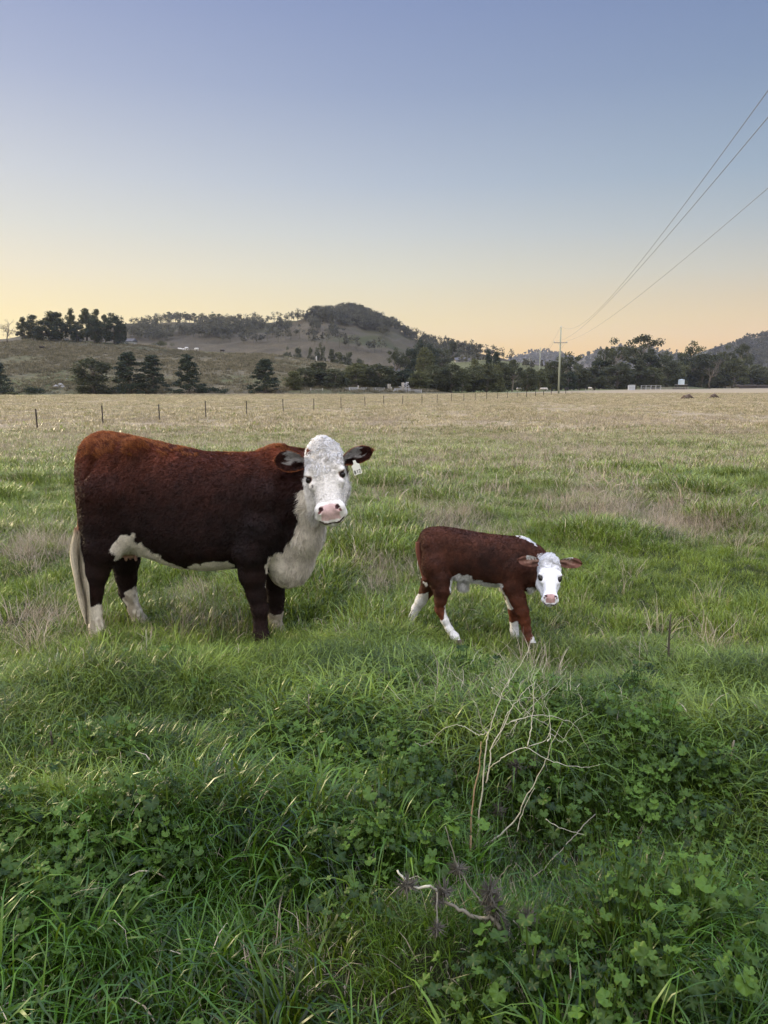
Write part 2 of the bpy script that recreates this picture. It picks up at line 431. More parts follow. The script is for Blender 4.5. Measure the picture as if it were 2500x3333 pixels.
def raycast(px, py, hill, Y0=None, Y1=None):
    """first depth at which the ray through a pixel meets the hill"""
    Y = np.linspace(Y0 or hill.Df, Y1 or hill.D, 400); q = P(px, py, Y); hz = hill.z(q[:, 0], q[:, 1])
    k = np.argmax(hz > q[:, 2])
    if not (hz > q[:, 2]).any(): k = len(Y) - 1
    return q[k, 0], Y[k], float(hz[k])

# ------------------------------------------------------------------ trees
def leaves(cents, rads, n, size, r, flat=.6, squash=.8):
    """leaf quads in ellipsoidal clumps -> V, F, tint"""
    V = []; T = []
    for c, rd in zip(cents, rads):
        k = int(n * (rd[0] if hasattr(rd, '__len__') else rd) ** 0 )
        d = r.normal(size=(k, 3)); d /= np.linalg.norm(d, axis=1)[:, None]
        rad = r.random(k) ** .45
        pos = np.asarray(c) + d * rad[:, None] * np.asarray(rd) * np.array([1, 1, squash])
        a = r.normal(size=(k, 3)); a /= np.linalg.norm(a, axis=1)[:, None]
        b = np.cross(a, r.normal(size=(k, 3))); b /= np.linalg.norm(b, axis=1)[:, None]
        sz = size * (.5 + r.random(k))[:, None]
        V.append(np.stack([pos - a * sz, pos + b * sz * flat, pos + a * sz, pos - b * sz * flat], 1))
        t = r.random() * .55 + r.random(k) * .45
        T.append(np.repeat(t, 4))
    V = np.concatenate(V).reshape(-1, 3); F = np.arange(len(V)).reshape(-1, 4)
    return V, F, np.concatenate(T)
def limb(mb, a, b, r0, r1, r, wob=.08):
    a = np.asarray(a, float); b = np.asarray(b, float); L_ = np.linalg.norm(b - a)
    pts = np.linspace(a, b, 5); pts[1:-1] += r.normal(size=(3, 3)) * L_ * wob
    mb.tube(curve(pts, 2), np.linspace(r0, r1, len(curve(pts, 2))), 5)
def tree_meshes(kind, seed, fol, bark, n=130, leaf=.22):
    """meshes for a tree 10 m tall standing at the origin"""
    r = np.random.default_rng(seed); mb = MB(); cents = []; rads = []
    if kind == 'gum':
        top = 4.2 + r.random()
        limb(mb, (0, 0, 0), (r.normal() * .3, r.normal() * .3, top), .32, .2, r, .03)
        for i in range(30):
            a = r.random() * 6.28; q = r.random() ** .6 * 3.6; z = 4.6 + r.random() * 4.6 * (1 - (q / 5) ** 2)
            c = (q * math.cos(a), q * math.sin(a), z); cents.append(c); rads.append(np.array([.5 + r.random() * .65] * 3) * (1, 1, 1.0))
            if i % 2 == 0: limb(mb, (0, 0, top * (.6 + .4 * r.random())), c, .14, .03, r)
        cents.append((0, 0, 9.0)); rads.append((1.2, 1.2, .9))
    elif kind == 'bushy':
        limb(mb, (0, 0, 0), (0, 0, 6.5), .28, .1, r, .03)
        for i in range(46):
            a = r.random() * 6.28; z = .9 + r.random() * 8.2; w = 3.1 * math.sqrt(max(.05, 1 - ((z - 4.6) / 5.2) ** 2)); q = w * (.35 + .65 * r.random()) * .8
            c = (q * math.cos(a), q * math.sin(a), z); cents.append(c); s_ = .6 + r.random() * .7; rads.append((s_, s_, s_ * 1.35))
            if i % 4 == 0: limb(mb, (0, 0, min(6, z * .6)), c, .1, .03, r)
        cents.append((r.normal() * .5, r.normal() * .5, 9.2)); rads.append((.9, .9, .8))
    elif kind == 'sheoak':
        limb(mb, (0, 0, 0), (.1, 0, 9.3), .25, .05, r, .015)
        for i in range(72):
            z = .5 + 9.0 * (i / 72) ** .95; w = 3.2 * (1 - (z / 10.2) ** 1.4) + .25; a = r.random() * 6.28; q = w * (.5 + .5 * r.random())
            c = (q * math.cos(a), q * math.sin(a), z + r.normal() * .2); cents.append(c); s_ = .45 + .5 * r.random() + .25 * (1 - z / 10)
            rads.append((s_ * 1.0, s_ * 1.0, s_ * .6))
            if i % 3 == 0: limb(mb, (0, 0, z * .9), c, .06, .02, r)
        for z in np.linspace(1.5, 8.5, 8): cents.append((0, 0, z)); w = 1.6 * (1 - z / 11); rads.append((w, w, .9))
    elif kind == 'tall':
        limb(mb, (0, 0, 0), (0, 0, 9), .24, .05, r, .03)
        for i in range(40):
            z = 1.0 + r.random() * 8.5; w = 1.8 * math.sin(max(.2, min(1, (10.6 - z) / 6.5)) * 1.57); a = r.random() * 6.28; q = w * r.random()
            c = (q * math.cos(a), q * math.sin(a), z); cents.append(c); s_ = .4 + r.random() * .5; rads.append((s_, s_, s_ * 1.5))
            if i % 2 == 0: limb(mb, (0, 0, z * .8), c, .06, .02, r)
    V, F, T = leaves(cents, rads, n, leaf, r)
    # fill the exact height
    k = 10.0 / V[:, 2].max(); V[:, 2] *= k
    return mkmesh('crown', V, F, attrs={'tint': T}, mat=fol, smooth=False), mb.mesh('trunk', bark)
KINDS = {}
def proto(key, *a, **k): KINDS[key] = tree_meshes(*a, **k)
for i in range(3):
    proto(f'gum{i}', 'gum', 100 + i, m_fol_gum, m_barkpale, n=110, leaf=.17)
    proto(f'bushy{i}', 'bushy', 200 + i, m_fol_gum, m_bark, n=110, leaf=.19)
    proto(f'olive{i}', 'bushy', 300 + i, m_fol_olive, m_barkpale, n=110, leaf=.19)
    proto(f'sheoak{i}', 'sheoak', 400 + i, m_fol_dark, m_bark, n=95, leaf=.16)
    proto(f'tall{i}', 'tall', 500 + i, m_fol_gum, m_bark, n=120, leaf=.17)
    proto(f'dark{i}', 'bushy', 600 + i, m_fol_dark, m_bark, n=120, leaf=.19)
def _span(me):
    v = np.empty(len(me.vertices) * 3, np.float32); me.vertices.foreach_get('co', v); v = v.reshape(-1, 3); return float(np.percentile(v[:, 0], 97) - np.percentile(v[:, 0], 3))
NAT = {k: _span(v[0]) for k, v in KINDS.items()}
NAMES = {'gum': 'gum_tree', 'bushy': 'bushy_tree', 'olive': 'olive_green_tree', 'sheoak': 'she_oak_tree', 'tall': 'slender_tree', 'dark': 'dark_evergreen_tree'}
def tree(key, px, top, D, wpx, label, group=None, hill=None, base=None, name=None):
    kd = key.rstrip('012')
    if base is not None:
        x, D, z = raycast(px, base, hill)
    else:
        x = float(P(px, 1250, D)[0]); z = surf(x, D, hill)
    ztop = float(P(px, top, D)[2]); h = max(1.0, ztop - z + .15)
    w = .88 * wpx * D / 2500
    o = empty(name or NAMES[kd], (x, D, z - .15), random.random() * 6.28)
    o.scale = (w / NAT[key], w / NAT[key], h / 10)
    tag(o, label, 'tree', group)
    cr, tr = KINDS[key]
    obj('crown', cr, o); obj('trunk', tr, o)
    return o
ORD = ['first', 'second', 'third', 'fourth', 'fifth', 'sixth', 'seventh', 'eighth', 'ninth', 'tenth', 'eleventh', 'twelfth', 'thirteenth', 'fourteenth', 'fifteenth',
       'sixteenth', 'seventeenth', 'eighteenth', 'nineteenth', 'twentieth', 'twenty-first', 'twenty-second', 'twenty-third', 'twenty-fourth', 'twenty-fifth', 'twenty-sixth', 'twenty-seventh', 'twenty-eighth', 'twenty-ninth', 'thirtieth']

# she-oaks at the foot of the near hill
G = 'dark trees at the foot of the left hill'
for key, px, top, D, w, lab in (
    ('sheoak0', -8, 1178, 186, 90, 'dark conifer-like tree cut off by the left edge of the photo'),
    ('bushy0', 305, 1161, 187, 104, 'rounded dull grey-green tree at the foot of the left hill'),
    ('sheoak1', 420, 1142, 187, 100, 'tall spiky dark tree, left one of the touching pair under the left hill'),
    ('sheoak2', 497, 1153, 189, 95, 'broad dark tree, right one of the touching pair under the left hill'),
    ('sheoak0', 614, 1150, 187, 92, 'dark tapering tree with a low bush against its right side'),
    ('sheoak1', 862, 1166, 188, 82, 'lone dark pyramid tree between the hill foot and the cattle yard')):
    tree(key, px, top, D, w, lab, G)
# trees along the crest of the near hill
G = 'trees along the crest of the left hill'
for i, (key, px, top, w, D) in enumerate((
    ('tall0', 88, 1030, 40, 330), ('bushy1', 122, 1022, 44, 335), ('dark0', 152, 1040, 50, 325), ('tall2', 186, 1011, 52, 333), ('dark1', 205, 1036, 54, 326), ('tall0', 244, 1001, 36, 332),
    ('dark2', 262, 1052, 40, 327), ('tall1', 292, 1002, 44, 336), ('bushy2', 322, 1004, 44, 334), ('dark0', 316, 1035, 50, 326), ('gum1', 352, 1022, 40, 334), ('dark1', 380, 1018, 64, 328), ('dark2', 402, 1042, 36, 326))):
    nm = {'bushy': 'rounded leafy', 'gum': 'see-through gum', 'dark': 'solid dark evergreen', 'tall': 'slender open tree,'}[key.rstrip('012')]
    tree(key, px, top, D, w, f'{nm} {"" if key[0]=="t" else "tree, "}{ORD[i]} from the left in the row on the left hill crest', G, hill=left_hill)
# bare tree at far left
def bare_tree_mesh(seed, H, spread, mat, levels=4, r0=.35):
    r = np.random.default_rng(seed); mb = MB()
    def grow(p, d, L_, rad, lv):
        q = p + d * L_; mid = (p + q) / 2 + r.normal(size=3) * L_ * .08
        mb.tube([p, mid, q], [rad, rad * .8, rad * .6], 5)
        if lv == 0: return
        for k in range(3 if lv > 1 else 4):
            e = d + r.normal(size=3) * spread; e[2] += .12; e /= np.linalg.norm(e)
            grow(q if k else mid, e, L_ * (.62 + .25 * r.random()), rad * .58, lv - 1)
    grow(np.zeros(3), np.array([0, 0, 1.]), H * .3, r0, levels)
    V = np.concatenate(mb.V); s_ = H / V[:, 2].max(); mb.V = [v * s_ for v in mb.V]
    return mb.mesh('trunk', mat)
x, D, z = raycast(26, 1116, left_hill)
o = empty('bare_tree', (x, D, z - .1)); tag(o, 'leafless spreading tree at the far left end of the hill crest', 'tree')
obj('trunk', bare_tree_mesh(5, 9.6, .75, m_bark, 5, .3), o)
x = float(P(2311, 1250, 395)[0]); o = empty('dead_tree', (x, 395, -1.1)); tag(o, 'dead leafless tree standing in front of the right-hand tree belt', 'tree')
obj('trunk', bare_tree_mesh(8, 15.5, .42, m_bark, 4, .42), o)

# small trees on the slope behind the yard
G = 'small trees scattered on the slope behind the cattle yard'
for i, (key, px, top, w) in enumerate((('gum0', 938, 1123, 28), ('bushy1', 971, 1127, 30), ('gum1', 1012, 1128, 26), ('gum2', 1044, 1112, 40), ('tall1', 1080, 1134, 30), ('olive0', 1100, 1143, 36), ('bushy2', 1133, 1144, 40), ('bushy0', 1172, 1164, 26))):
    tree(key, px, top, 450, w, f'small distant tree, {ORD[i]} from left on the slope behind the cattle yard', G, hill=mid_hill)

# the tree belt behind the paddock, left of the power pole
def Dbelt(px): return float(np.interp(px, [900, 1100, 1400, 1600, 1800, 2000, 2300, 2500, 2700], [193, 200, 215, 232, 275, 335, 400, 455, 500]))
G = 'trees of the belt between the conifer and the power pole'
belt = [('olive0', 957, 1206, 58), ('bushy0', 992, 1195, 66), ('bushy1', 1038, 1176, 84), ('bushy2', 1093, 1199, 80), ('olive1', 1158, 1179, 74), ('olive2', 1196, 1184, 70), ('bushy0', 1235, 1181, 84), ('tall0', 1272, 1190, 40), ('dark1', 1315, 1200, 84),
        ('olive0', 1372, 1208, 70), ('bushy2', 1412, 1186, 70), ('bushy1', 1432, 1199, 60), ('bushy0', 1470, 1181, 66), ('olive1', 1505, 1197, 56), ('bushy2', 1543, 1190, 64), ('bushy1', 1584, 1180, 66), ('olive2', 1613, 1186, 56), ('bushy0', 1636, 1174, 70), ('gum1', 1668, 1168, 60)]
for i, (key, px, top, w) in enumerate(belt):
    tree(key, px, top, Dbelt(px) + (i % 3) * 4, w, f'{ {"olive":"olive green","bushy":"dark bushy","tall":"narrow","dark":"very dark dense","gum":"open-crowned"}[key.rstrip("012")] } tree, {ORD[i]} from left in the belt left of the power pole', G)
for i, (key, px, top, w) in enumerate((('bushy1', 1130, 1215, 60), ('olive2', 1345, 1222, 60), ('bushy2', 1455, 1215, 66), ('bushy0', 1525, 1214, 60), ('olive0', 1068, 1222, 60), ('bushy1', 1284, 1218, 60))):
    tree(key, px, top, Dbelt(px) + 9, w, f'low tree at the back of the left belt, {["second","fourth","fifth","last","first","third"][i]} such from the left', 'low trees at the back of the belt')
for key, px, top, D, w, lab in (
    ('gum2', 1288, 1128, 330, 62, 'wide-crowned dark gum rising above the belt behind the cattle yard, left of its twin'),
    ('gum0', 1310, 1143, 332, 44, 'smaller gum touching the wide-crowned one above the belt'),
    ('dark0', 1338, 1130, 345, 44, 'dark upright tree just right of the two gums above the belt'),
    ('dark1', 1368, 1102, 400, 46, 'tallest dark tree at the top of the line running down the hill'),
    ('olive1', 1383, 1125, 300, 60, 'round olive green tree standing proud above the middle of the belt'),
    ('dark2', 1402, 1110, 410, 50, 'dark tree behind the round olive green one'),
    ('bushy2', 1434, 1132, 420, 60, 'bushy tree half way down the descending hill line'),
    ('sheoak0', 1589, 1137, 330, 36, 'pointed pine above the belt, left one of the pair near the power pole'),
    ('sheoak1', 1614, 1142, 330, 34, 'pointed pine above the belt, right one of the pair near the power pole'),
    ('olive2', 1551, 1166, 300, 60, 'pale olive tree behind the belt just left of the two pointed pines'),
    ('tall2', 1475, 1108, 560, 30, 'slender skyline tree on the descending ridge')):
    tree(key, px, top, D, w, lab)
# right of the pole
G = 'trees of the belt right of the power pole'
right = [('bushy0', 1717, 1194, 60, 0), ('olive1', 1758, 1204, 56, 0), ('bushy1', 1800, 1172, 62, 0), ('gum2', 1846, 1143, 104, 30), ('dark2', 1850, 1206, 50, 0), ('bushy2', 1886, 1184, 76, 8), ('tall1', 1934, 1189, 50, -12), ('gum0', 1993, 1095, 92, 20), ('dark0', 1950, 1170, 70, 30),
         ('bushy0', 2010, 1178, 90, 0), ('gum1', 2093, 1086, 124, 30), ('dark1', 2113, 1140, 66, 22), ('bushy1', 2066, 1163, 84, 0), ('olive0', 2125, 1194, 76, -6), ('bushy2', 2172, 1158, 84, 4), ('olive2', 2206, 1176, 70, 10), ('gum2', 2250, 1106, 86, 16), ('dark2', 2226, 1160, 70, 20),
         ('bushy0', 2282, 1146, 90, 8), ('bushy1', 2335, 1152, 80, 16), ('gum0', 2361, 1116, 60, 20), ('olive1', 2386, 1162, 84, 0), ('gum1', 2410, 1116, 62, 30), ('bushy2', 2440, 1185, 84, 10), ('olive2', 2487, 1192, 80, 0), ('bushy0', 2540, 1180, 90, 0), ('bushy1', 2040, 1200, 70, 12), ('gum2', 2165, 1140, 60, 40)]
right.sort(key=lambda t: t[1])
for i, (key, px, top, w, dd) in enumerate(right):
    tree(key, px, top, Dbelt(px) + dd, w, f'{ {"olive":"olive green","bushy":"bushy dark green","tall":"slim pale-trunked","dark":"dense dark","gum":"tall open-crowned gum"}[key.rstrip("012")] } tree, {ORD[i]} from left in the belt right of the power pole', G)
G2 = 'low trees at the back of the right-hand belt'
for i, px in enumerate((1700, 1738, 1780, 1825, 1868, 1912, 1965, 2020, 2080, 2148, 2195, 2255, 2310, 2365, 2415, 2465, 2515)):
    tree(('bushy0', 'dark1', 'bushy2', 'olive1')[i % 4], px, 1212 - 6 * (i % 3), Dbelt(px) + 34 + 5 * (i % 3), 84, f'low backing tree, {ORD[i]} from the left behind the right-hand belt', G2)

# shrubs
def shrub(px, base, D, w, h, label, fol=m_fol_dark, hill=None):
    r = np.random.default_rng(int(px)); W = w * D / 2500; H = h * D / 2500
    cents = [(r.normal() * W * .25, r.normal() * W * .2, H * (.3 + .4 * r.random())) for _ in range(12)]
    V, F, T = leaves(cents, [(W * .2, W * .2, H * .3)] * 12, 120, .14, r)
    V[:, 2] = np.maximum(V[:, 2], .02)
    x = float(P(px, 1250, D)[0]); o = obj('shrub', mkmesh('shrub', V, F, attrs={'tint': T}, mat=fol, smooth=False)); o.location = (x, D, surf(x, D, hill) - .05)
    tag(o, label, 'shrub'); return o
shrub(103, 1276, 186, 64, 34, 'low dark rounded shrub near the white rocks at the foot of the left hill')
shrub(684, 1275, 187, 70, 30, 'low dark bramble leaning out from the tapering tree under the left hill')
shrub(536, 1122, 335, 54, 24, 'rounded grey shrub on the far edge of the left hill', m_fol_gum, left_hill)
shrub(40, 1285, 178, 30, 10, 'small grassy shrub in the corner under the left hill', m_fol_olive)

# far-off woods that read as one mass
def poly_pts(poly, n, r):
    poly = np.array(poly, float); lo, hi = poly.min(0), poly.max(0); out = []
    while len(out) < n:
        q = lo + r.random((n * 3, 2)) * (hi - lo); ins = np.zeros(len(q), bool); j = len(poly) - 1
        for i in range(len(poly)):
            a, b = poly[i], poly[j]
            c = ((a[1] > q[:, 1]) != (b[1] > q[:, 1])) & (q[:, 0] < (b[0] - a[0]) * (q[:, 1] - a[1]) / (b[1] - a[1] + 1e-9) + a[0]); ins ^= c; j = i
        out += list(q[ins])
    return out[:n]
def wood(name, hill, polys, label, hgt, sizes, leaf, pale=0):
    """a wood too far off to count: trunks and crowns of many trees in one mesh"""
    r = np.random.default_rng(len(name) * 7 + int(hgt * 10)); VV = []; FF = []; TT = []; nn = 0; tb = MB()
    for poly, n in polys:
        for px, py in poly_pts(poly, n, r):
            x, Y, z = raycast(px, py, hill)
            h = hgt * (.65 + .6 * r.random()); w = h * (.28 + .15 * r.random())
            k = sizes; cents = [(x + r.normal() * w * .5, Y + r.normal() * w * .5, z + h * (.35 + .55 * r.random())) for _ in range(k)]
            V, F, T = leaves(cents, [(w * .55, w * .55, h * .22)] * k, 34, leaf, r)
            T = np.clip(T * .35 + r.random() ** 1.5 * .75, 0, 1)
            VV.append(V); FF.append(F + nn); TT.append(T); nn += len(V)
            tb.tube([(x, Y, z - .3), (x, Y, z + h * .6)], [h * .02, h * .012], 4, cap=False)
    Vt = np.concatenate(tb.V); Ft = np.concatenate(tb.F4) + nn
    V = np.concatenate(VV + [Vt]); F = np.concatenate(FF + [Ft]); T = np.concatenate(TT + [np.full(len(Vt), .8)])
    o = obj(name, mkmesh(name, V, F, attrs={'tint': T}, mat=m_fol_far, smooth=False)); tag(o, label, 'wood', kind='stuff')
def zz(f, L_): return [f(a, b) for a, b in L_]
wood('hill_woodland', mid_hill, [
    (zz(Z2, [(300,185),(430,140),(560,118),(640,105),(700,110),(760,150),(860,190),(960,240),(1015,275),(985,270),(900,222),(840,235),(760,245),(660,215),(560,205),(470,185),(380,180)]), 470),
    (zz(Z2, [(540,112),(600,100),(700,100),(740,140),(620,160)]), 60),
    (zz(Z2, [(190,215),(270,212),(275,245),(200,250)]), 14), (zz(Z2, [(360,200),(440,215),(460,250),(400,235)]), 12), (zz(Z2, [(510,240),(570,235),(560,275),(520,270)]), 9), (zz(Z2, [(800,260),(850,262),(840,290),(810,290)]), 6), (zz(Z2, [(-150,240),(150,230),(500,280),(850,370),(700,370),(300,300),(-150,330)]), 46),
    (zz(Z2, [(1020,300),(1090,300),(1160,315),(1280,350),(1420,388),(1400,410),(1290,395),(1190,405),(1100,400),(1040,350)]), 110),
    (zz(Z2, [(850,195),(1020,290),(1000,300),(900,235)]), 26)], 'dark wood over the crest and right shoulder of the brown hill', 9.5, 5, .5)
wood('ridge_woodland', mid_hill, [
    (zz(Z1, [(770,318),(880,305),(960,275),(1100,262),(1250,268),(1330,285),(1450,285),(1580,290),(1585,325),(1480,345),(1440,385),(1340,372),(1240,372),(1150,368),(1100,375),(1060,345),(1140,330),(1240,300),(1140,285),(1030,290),(960,300),(900,330),(790,330)]), 230),
    (zz(Z1, [(770,335),(900,335),(1010,350),(1060,375),(1000,395),(850,385),(770,370)]), 70)], 'scrubby wood along the ridge between the left hill and the summit', 9.5, 5, .5)
wood('sparse_ridge_trees', mid_hill, [(zz(Z2, [(-200,186),(0,186),(150,182),(300,168),(300,174),(150,188),(0,194),(-200,194)]), 26), (zz(Z2, [(1280,352),(1450,388),(1600,415),(1600,420),(1440,396),(1280,360)]), 34)], 'thin line of small trees along the skyline', 11, 3, .55)
wood('far_ridge_wood', mauve_hill, [([(1890,1168),(1950,1146),(2012,1136),(2088,1138),(2170,1156),(2260,1170),(2260,1200),(1890,1200)], 420)], 'distant trees covering the mauve ridge', 15, 3, 1.3)
wood('right_hill_wood', right_hill, [([(2300,1160),(2386,1128),(2435,1106),(2500,1098),(2640,1100),(2640,1200),(2300,1200)], 620)], 'distant trees covering the steep hill at the right', 14, 3, 1.1)
wood('far_blue_wood', far_blue, [([(1660,1172),(1736,1149),(1784,1146),(1830,1158),(1880,1175),(1880,1190),(1660,1190)], 260)], 'distant trees covering the bluish hill', 16, 3, 1.6)
wood('rise_scrub', green_rise, [([(1500,1176),(1600,1174),(1640,1178),(1600,1184),(1500,1184)], 20), ([(1700,1188),(1800,1205),(1790,1210),(1700,1196)], 14)], 'scrub dotted on the small green rise', 5, 3, .4)

# skyline trees one can tell apart
for i, (px, top, w) in enumerate(((532, 1024, 16), (560, 1014, 26), (588, 1014, 26), (612, 1013, 26), (640, 1018, 24), (664, 1019, 26), (700, 1013, 22), (722, 1020, 18), (484, 1037, 16))):
    tree(('gum0', 'gum1', 'gum2')[i % 3], px, top, 900, w, ['thin skyline tree at the left end of the row on the ridge', 'wide skyline tree, second in the row on the ridge', 'skyline tree, third in the row on the ridge', 'skyline tree, fourth in the row on the ridge',
        'skyline tree, fifth in the row on the ridge', 'skyline tree, sixth in the row on the ridge', 'lone see-through skyline tree right of the row on the ridge', 'smaller lone tree at the right end of the ridge row', 'thin tree where the left hill meets the ridge'][i], 'skyline trees on the ridge', hill=mid_hill)

for i, (px, top, w) in enumerate(((1100, 994, 22), (1128, 988, 26), (1152, 986, 24), (1178, 991, 28), (1208, 1012, 24), (1240, 1024, 26), (1262, 1034, 22), (1296, 1054, 24), (1322, 1070, 20), (1346, 1078, 28), (1374, 1092, 10))):
    tree(('gum1', 'bushy0', 'gum2', 'bushy1')[i % 4], px, top, 898, w, f'small skyline tree, {ORD[i]} from left over the summit of the wooded hill', 'skyline trees over the wooded summit', hill=mid_hill)

# ------------------------------------------------------------------ paddock fence
FX0, FY0, FS = 0.0, 88.5, 2.17
def on_fence(px):
    u = (px - 1250) / 2500          # x = u*Y/(c+vs); iterate
    k = u / 1.011; x = k * FY0 / (1 - FS * k)
    return x, FY0 + FS * x
fpx = [-40, 114, 330, 516, 668, 801, 921, 1021, 1110, 1188, 1249, 1311, 1374, 1423, 1469, 1510, 1547, 1584, 1620, 1652, 1683, 1714, 1743, 1769, 1794, 1841, 1861, 1881, 1905, 1930]
fxy = [on_fence(p) for p in fpx]
fence = empty('wire_fence', (fxy[0][0], fxy[0][1], float(gz(*fxy[0])))); tag(fence, 'wire fence on dark steel posts receding across the paddock', 'fence')
f0 = np.array(fence.location)
for i, (x, y) in enumerate(fxy):
    z = float(gz(x, y)); mb = MB(); a = i * 2.4
    lean = (random.uniform(-.02, .02), random.uniform(-.02, .02)); T = np.array([x + lean[0], y + lean[1], z + 1.22 + random.uniform(-.03, .05)]) - f0; B = np.array([x, y, z - .1]) - f0
    for k in range(3):
        d = np.array([math.cos(a + k * 2.09), math.sin(a + k * 2.09), 0]) * .022
        mb.bar(B + d, T + d, .03, .05)
    if i > 20: mb.tube([B, T], .07, 6)
    mb.build('post', m_darkpost if i < 26 else m_wood_grey, fence, smooth=False)
for hgt in (.35, .65, .92, 1.15):
    pts = []
    for i in range(len(fxy) - 1):
        (x0, y0), (x1, y1) = fxy[i], fxy[i + 1]
        for t in (0, .5): pts.append((x0 + (x1 - x0) * t, y0 + (y1 - y0) * t, float(gz(x0, y0)) * (1 - t) + float(gz(x1, y1)) * t + hgt - (.03 if t else 0)))
    pts.append((*fxy[-1], float(gz(*fxy[-1])) + hgt))
    MB().tube(np.array(pts) - f0, .0035, 4).build('wire', m_wire, fence)

# hill fence (thin posts running down the near hill)
hp = []
for t in np.linspace(0, 1, 15):
    px, py = np.interp(t, [0, .3, 1], [197, 290, 420]), np.interp(t, [0, .3, 1], [1112, 1124, 1156])
    hp.append(raycast(px, py, left_hill))
hf = empty('hill_fence', hp[0]); tag(hf, 'thin old post fence running down over the left hill', 'fence'); h0 = np.array(hp[0])
for q in hp: MB().tube([np.array(q) - h0 + (0, 0, -.1), np.array(q) - h0 + (0, 0, 1.25)], .09, 5).build('post', m_darkwood, hf)
for hgt in (.5, 1.1): MB().tube(np.array(hp) - h0 + (0, 0, hgt), .008, 4).build('wire', m_wire, hf)

# ------------------------------------------------------------------ power poles and lines
def power_pole(px, base, top, D, label, arm=1.6, armpy=None, zbase=None, rad=.2):
    x = float(P(px, base, D)[0]); z0 = surf(x, D) if zbase is None else zbase
    H = float(P(px, top, D)[2]) - z0
    o = empty('power_pole', (x, D, z0)); tag(o, label, 'power pole', 'power poles across the valley')
    MB().tube([(0, 0, -.4), (0, 0, H * .5), (0, 0, H)], [rad * 1.15, rad, rad * .72], 10).build('pole', m_polewood, o)
    za = float(P(px, armpy, D)[2]) - z0 if armpy else H - 3
    MB().box((0, -.2, za), (arm * 2, .16, .2)).build('crossarm', m_wood_grey, o, smooth=False)
    b = MB(); b.bar((-arm * .45, -.2, za), (0, -.12, za - .9), .05); b.bar((arm * .45, -.2, za), (0, -.12, za - .9), .05); b.build('brace', m_steel, o, smooth=False)
    for sx in (-arm + .12, arm - .12):
        MB().tube([(sx, -.2, za + .08), (sx, -.2, za + .2), (sx, -.2, za + .3), (sx, -.2, za + .42)], [.05, .11, .06, .08], 8).build('insulator', m_panel_white, o)
    MB().tube([(0, 0, H), (0, 0, H + .18), (0, 0, H + .4)], [.05, .11, .07], 8).build('insulator', m_panel_white, o)
    return np.array([x, D, z0]), H, za
pb, pH, pza = power_pole(1818, 1285, 1066, 185, 'tall pale wooden power pole with crossarm, nearest one', armpy=1115.5, zbase=-1.0, rad=.2)
p2, H2, za2 = power_pole(1754.5, 1264, 1133, 330, 'second power pole standing in front of the tree belt', armpy=1147, rad=.2)
p3, H3, za3 = power_pole(1722, 1210, 1168, 470, 'small far power pole on the green rise', arm=1.3, armpy=1172, rad=.2)
def wireto(a, pts_img, label):
    """overhead wire: sagging catenary from insulator a to a point behind the camera"""
    pass
def catenary(a, b, sag, n=40):
    t = np.linspace(0, 1, n)[:, None]; p = np.asarray(a) * (1 - t) + np.asarray(b) * t; p[:, 2] -= 4 * sag * (t * (1 - t))[:, 0]; return p
wires = []
def fit_wire(a, px, py, zend=12.5, yend=-25, sag=None):
    """choose the far end so that the sagging wire passes pixel (px,py); wire lies in a vertical plane"""
    best = None
    for xe in np.linspace(0, 30, 121):
        for sg in np.linspace(1.0, 6, 26):
            p = catenary(a, (xe, yend, zend), sg, 200); p = p[p[:, 1] > 3]; X, Y = proj(p)
            tot = 0
            for (qx, qy) in zip(px, py):
                i = np.argmin(abs(X - qx)); tot += abs(Y[i] - qy) + abs(X[i] - qx)
            if best is None or tot < best[0]: best = (tot, xe, sg)
    return best
ia = pb + (0, 0, pH + .4); ib = pb + (-1.48, -.2, pza + .42); ic = pb + (1.48, -.2, pza + .42)
for a, q, ze, lab in ((ia, ((2500, 289), (2250, 640), (2000, 945)), 14.5, 'topmost overhead power line running to the upper right'),
               (ib, ((2500, 380), (2250, 680), (2000, 960)), 12.6, 'middle overhead power line just below the topmost'),
               (ic, ((2500, 603), (2250, 830), (2000, 1022)), 12.6, 'lowest overhead power line, furthest right')):
    px = [c[0] for c in q]; py = [c[1] for c in q]
    bst = fit_wire(a, px, py, zend=ze); print('wire', bst)
    pts = catenary(a, (bst[1], -25, ze), bst[2], 90)
    o = MB().tube(pts - a, .0125, 5).build('power_line', m_wire); o.location = tuple(a); tag(o, lab, 'power line', 'overhead power lines')
for k, (sx, zb, zc_) in enumerate(((0, pH + .4, H2 + .4), (-1.48, pza + .42, za2 + .42), (1.48, pza + .42, za2 + .42))):
    a = pb + (sx, 0, zb); pts = catenary(a, p2 + (sx, 0, zc_), 2.6, 24)
    o = MB().tube(pts - a, .02, 4).build('power_line', m_wire); o.location = tuple(a)
    tag(o, ['far stretch of the top wire between the two poles', 'far stretch of the left wire between the two poles', 'far stretch of the right wire between the two poles'][k], 'power line', 'overhead power lines')

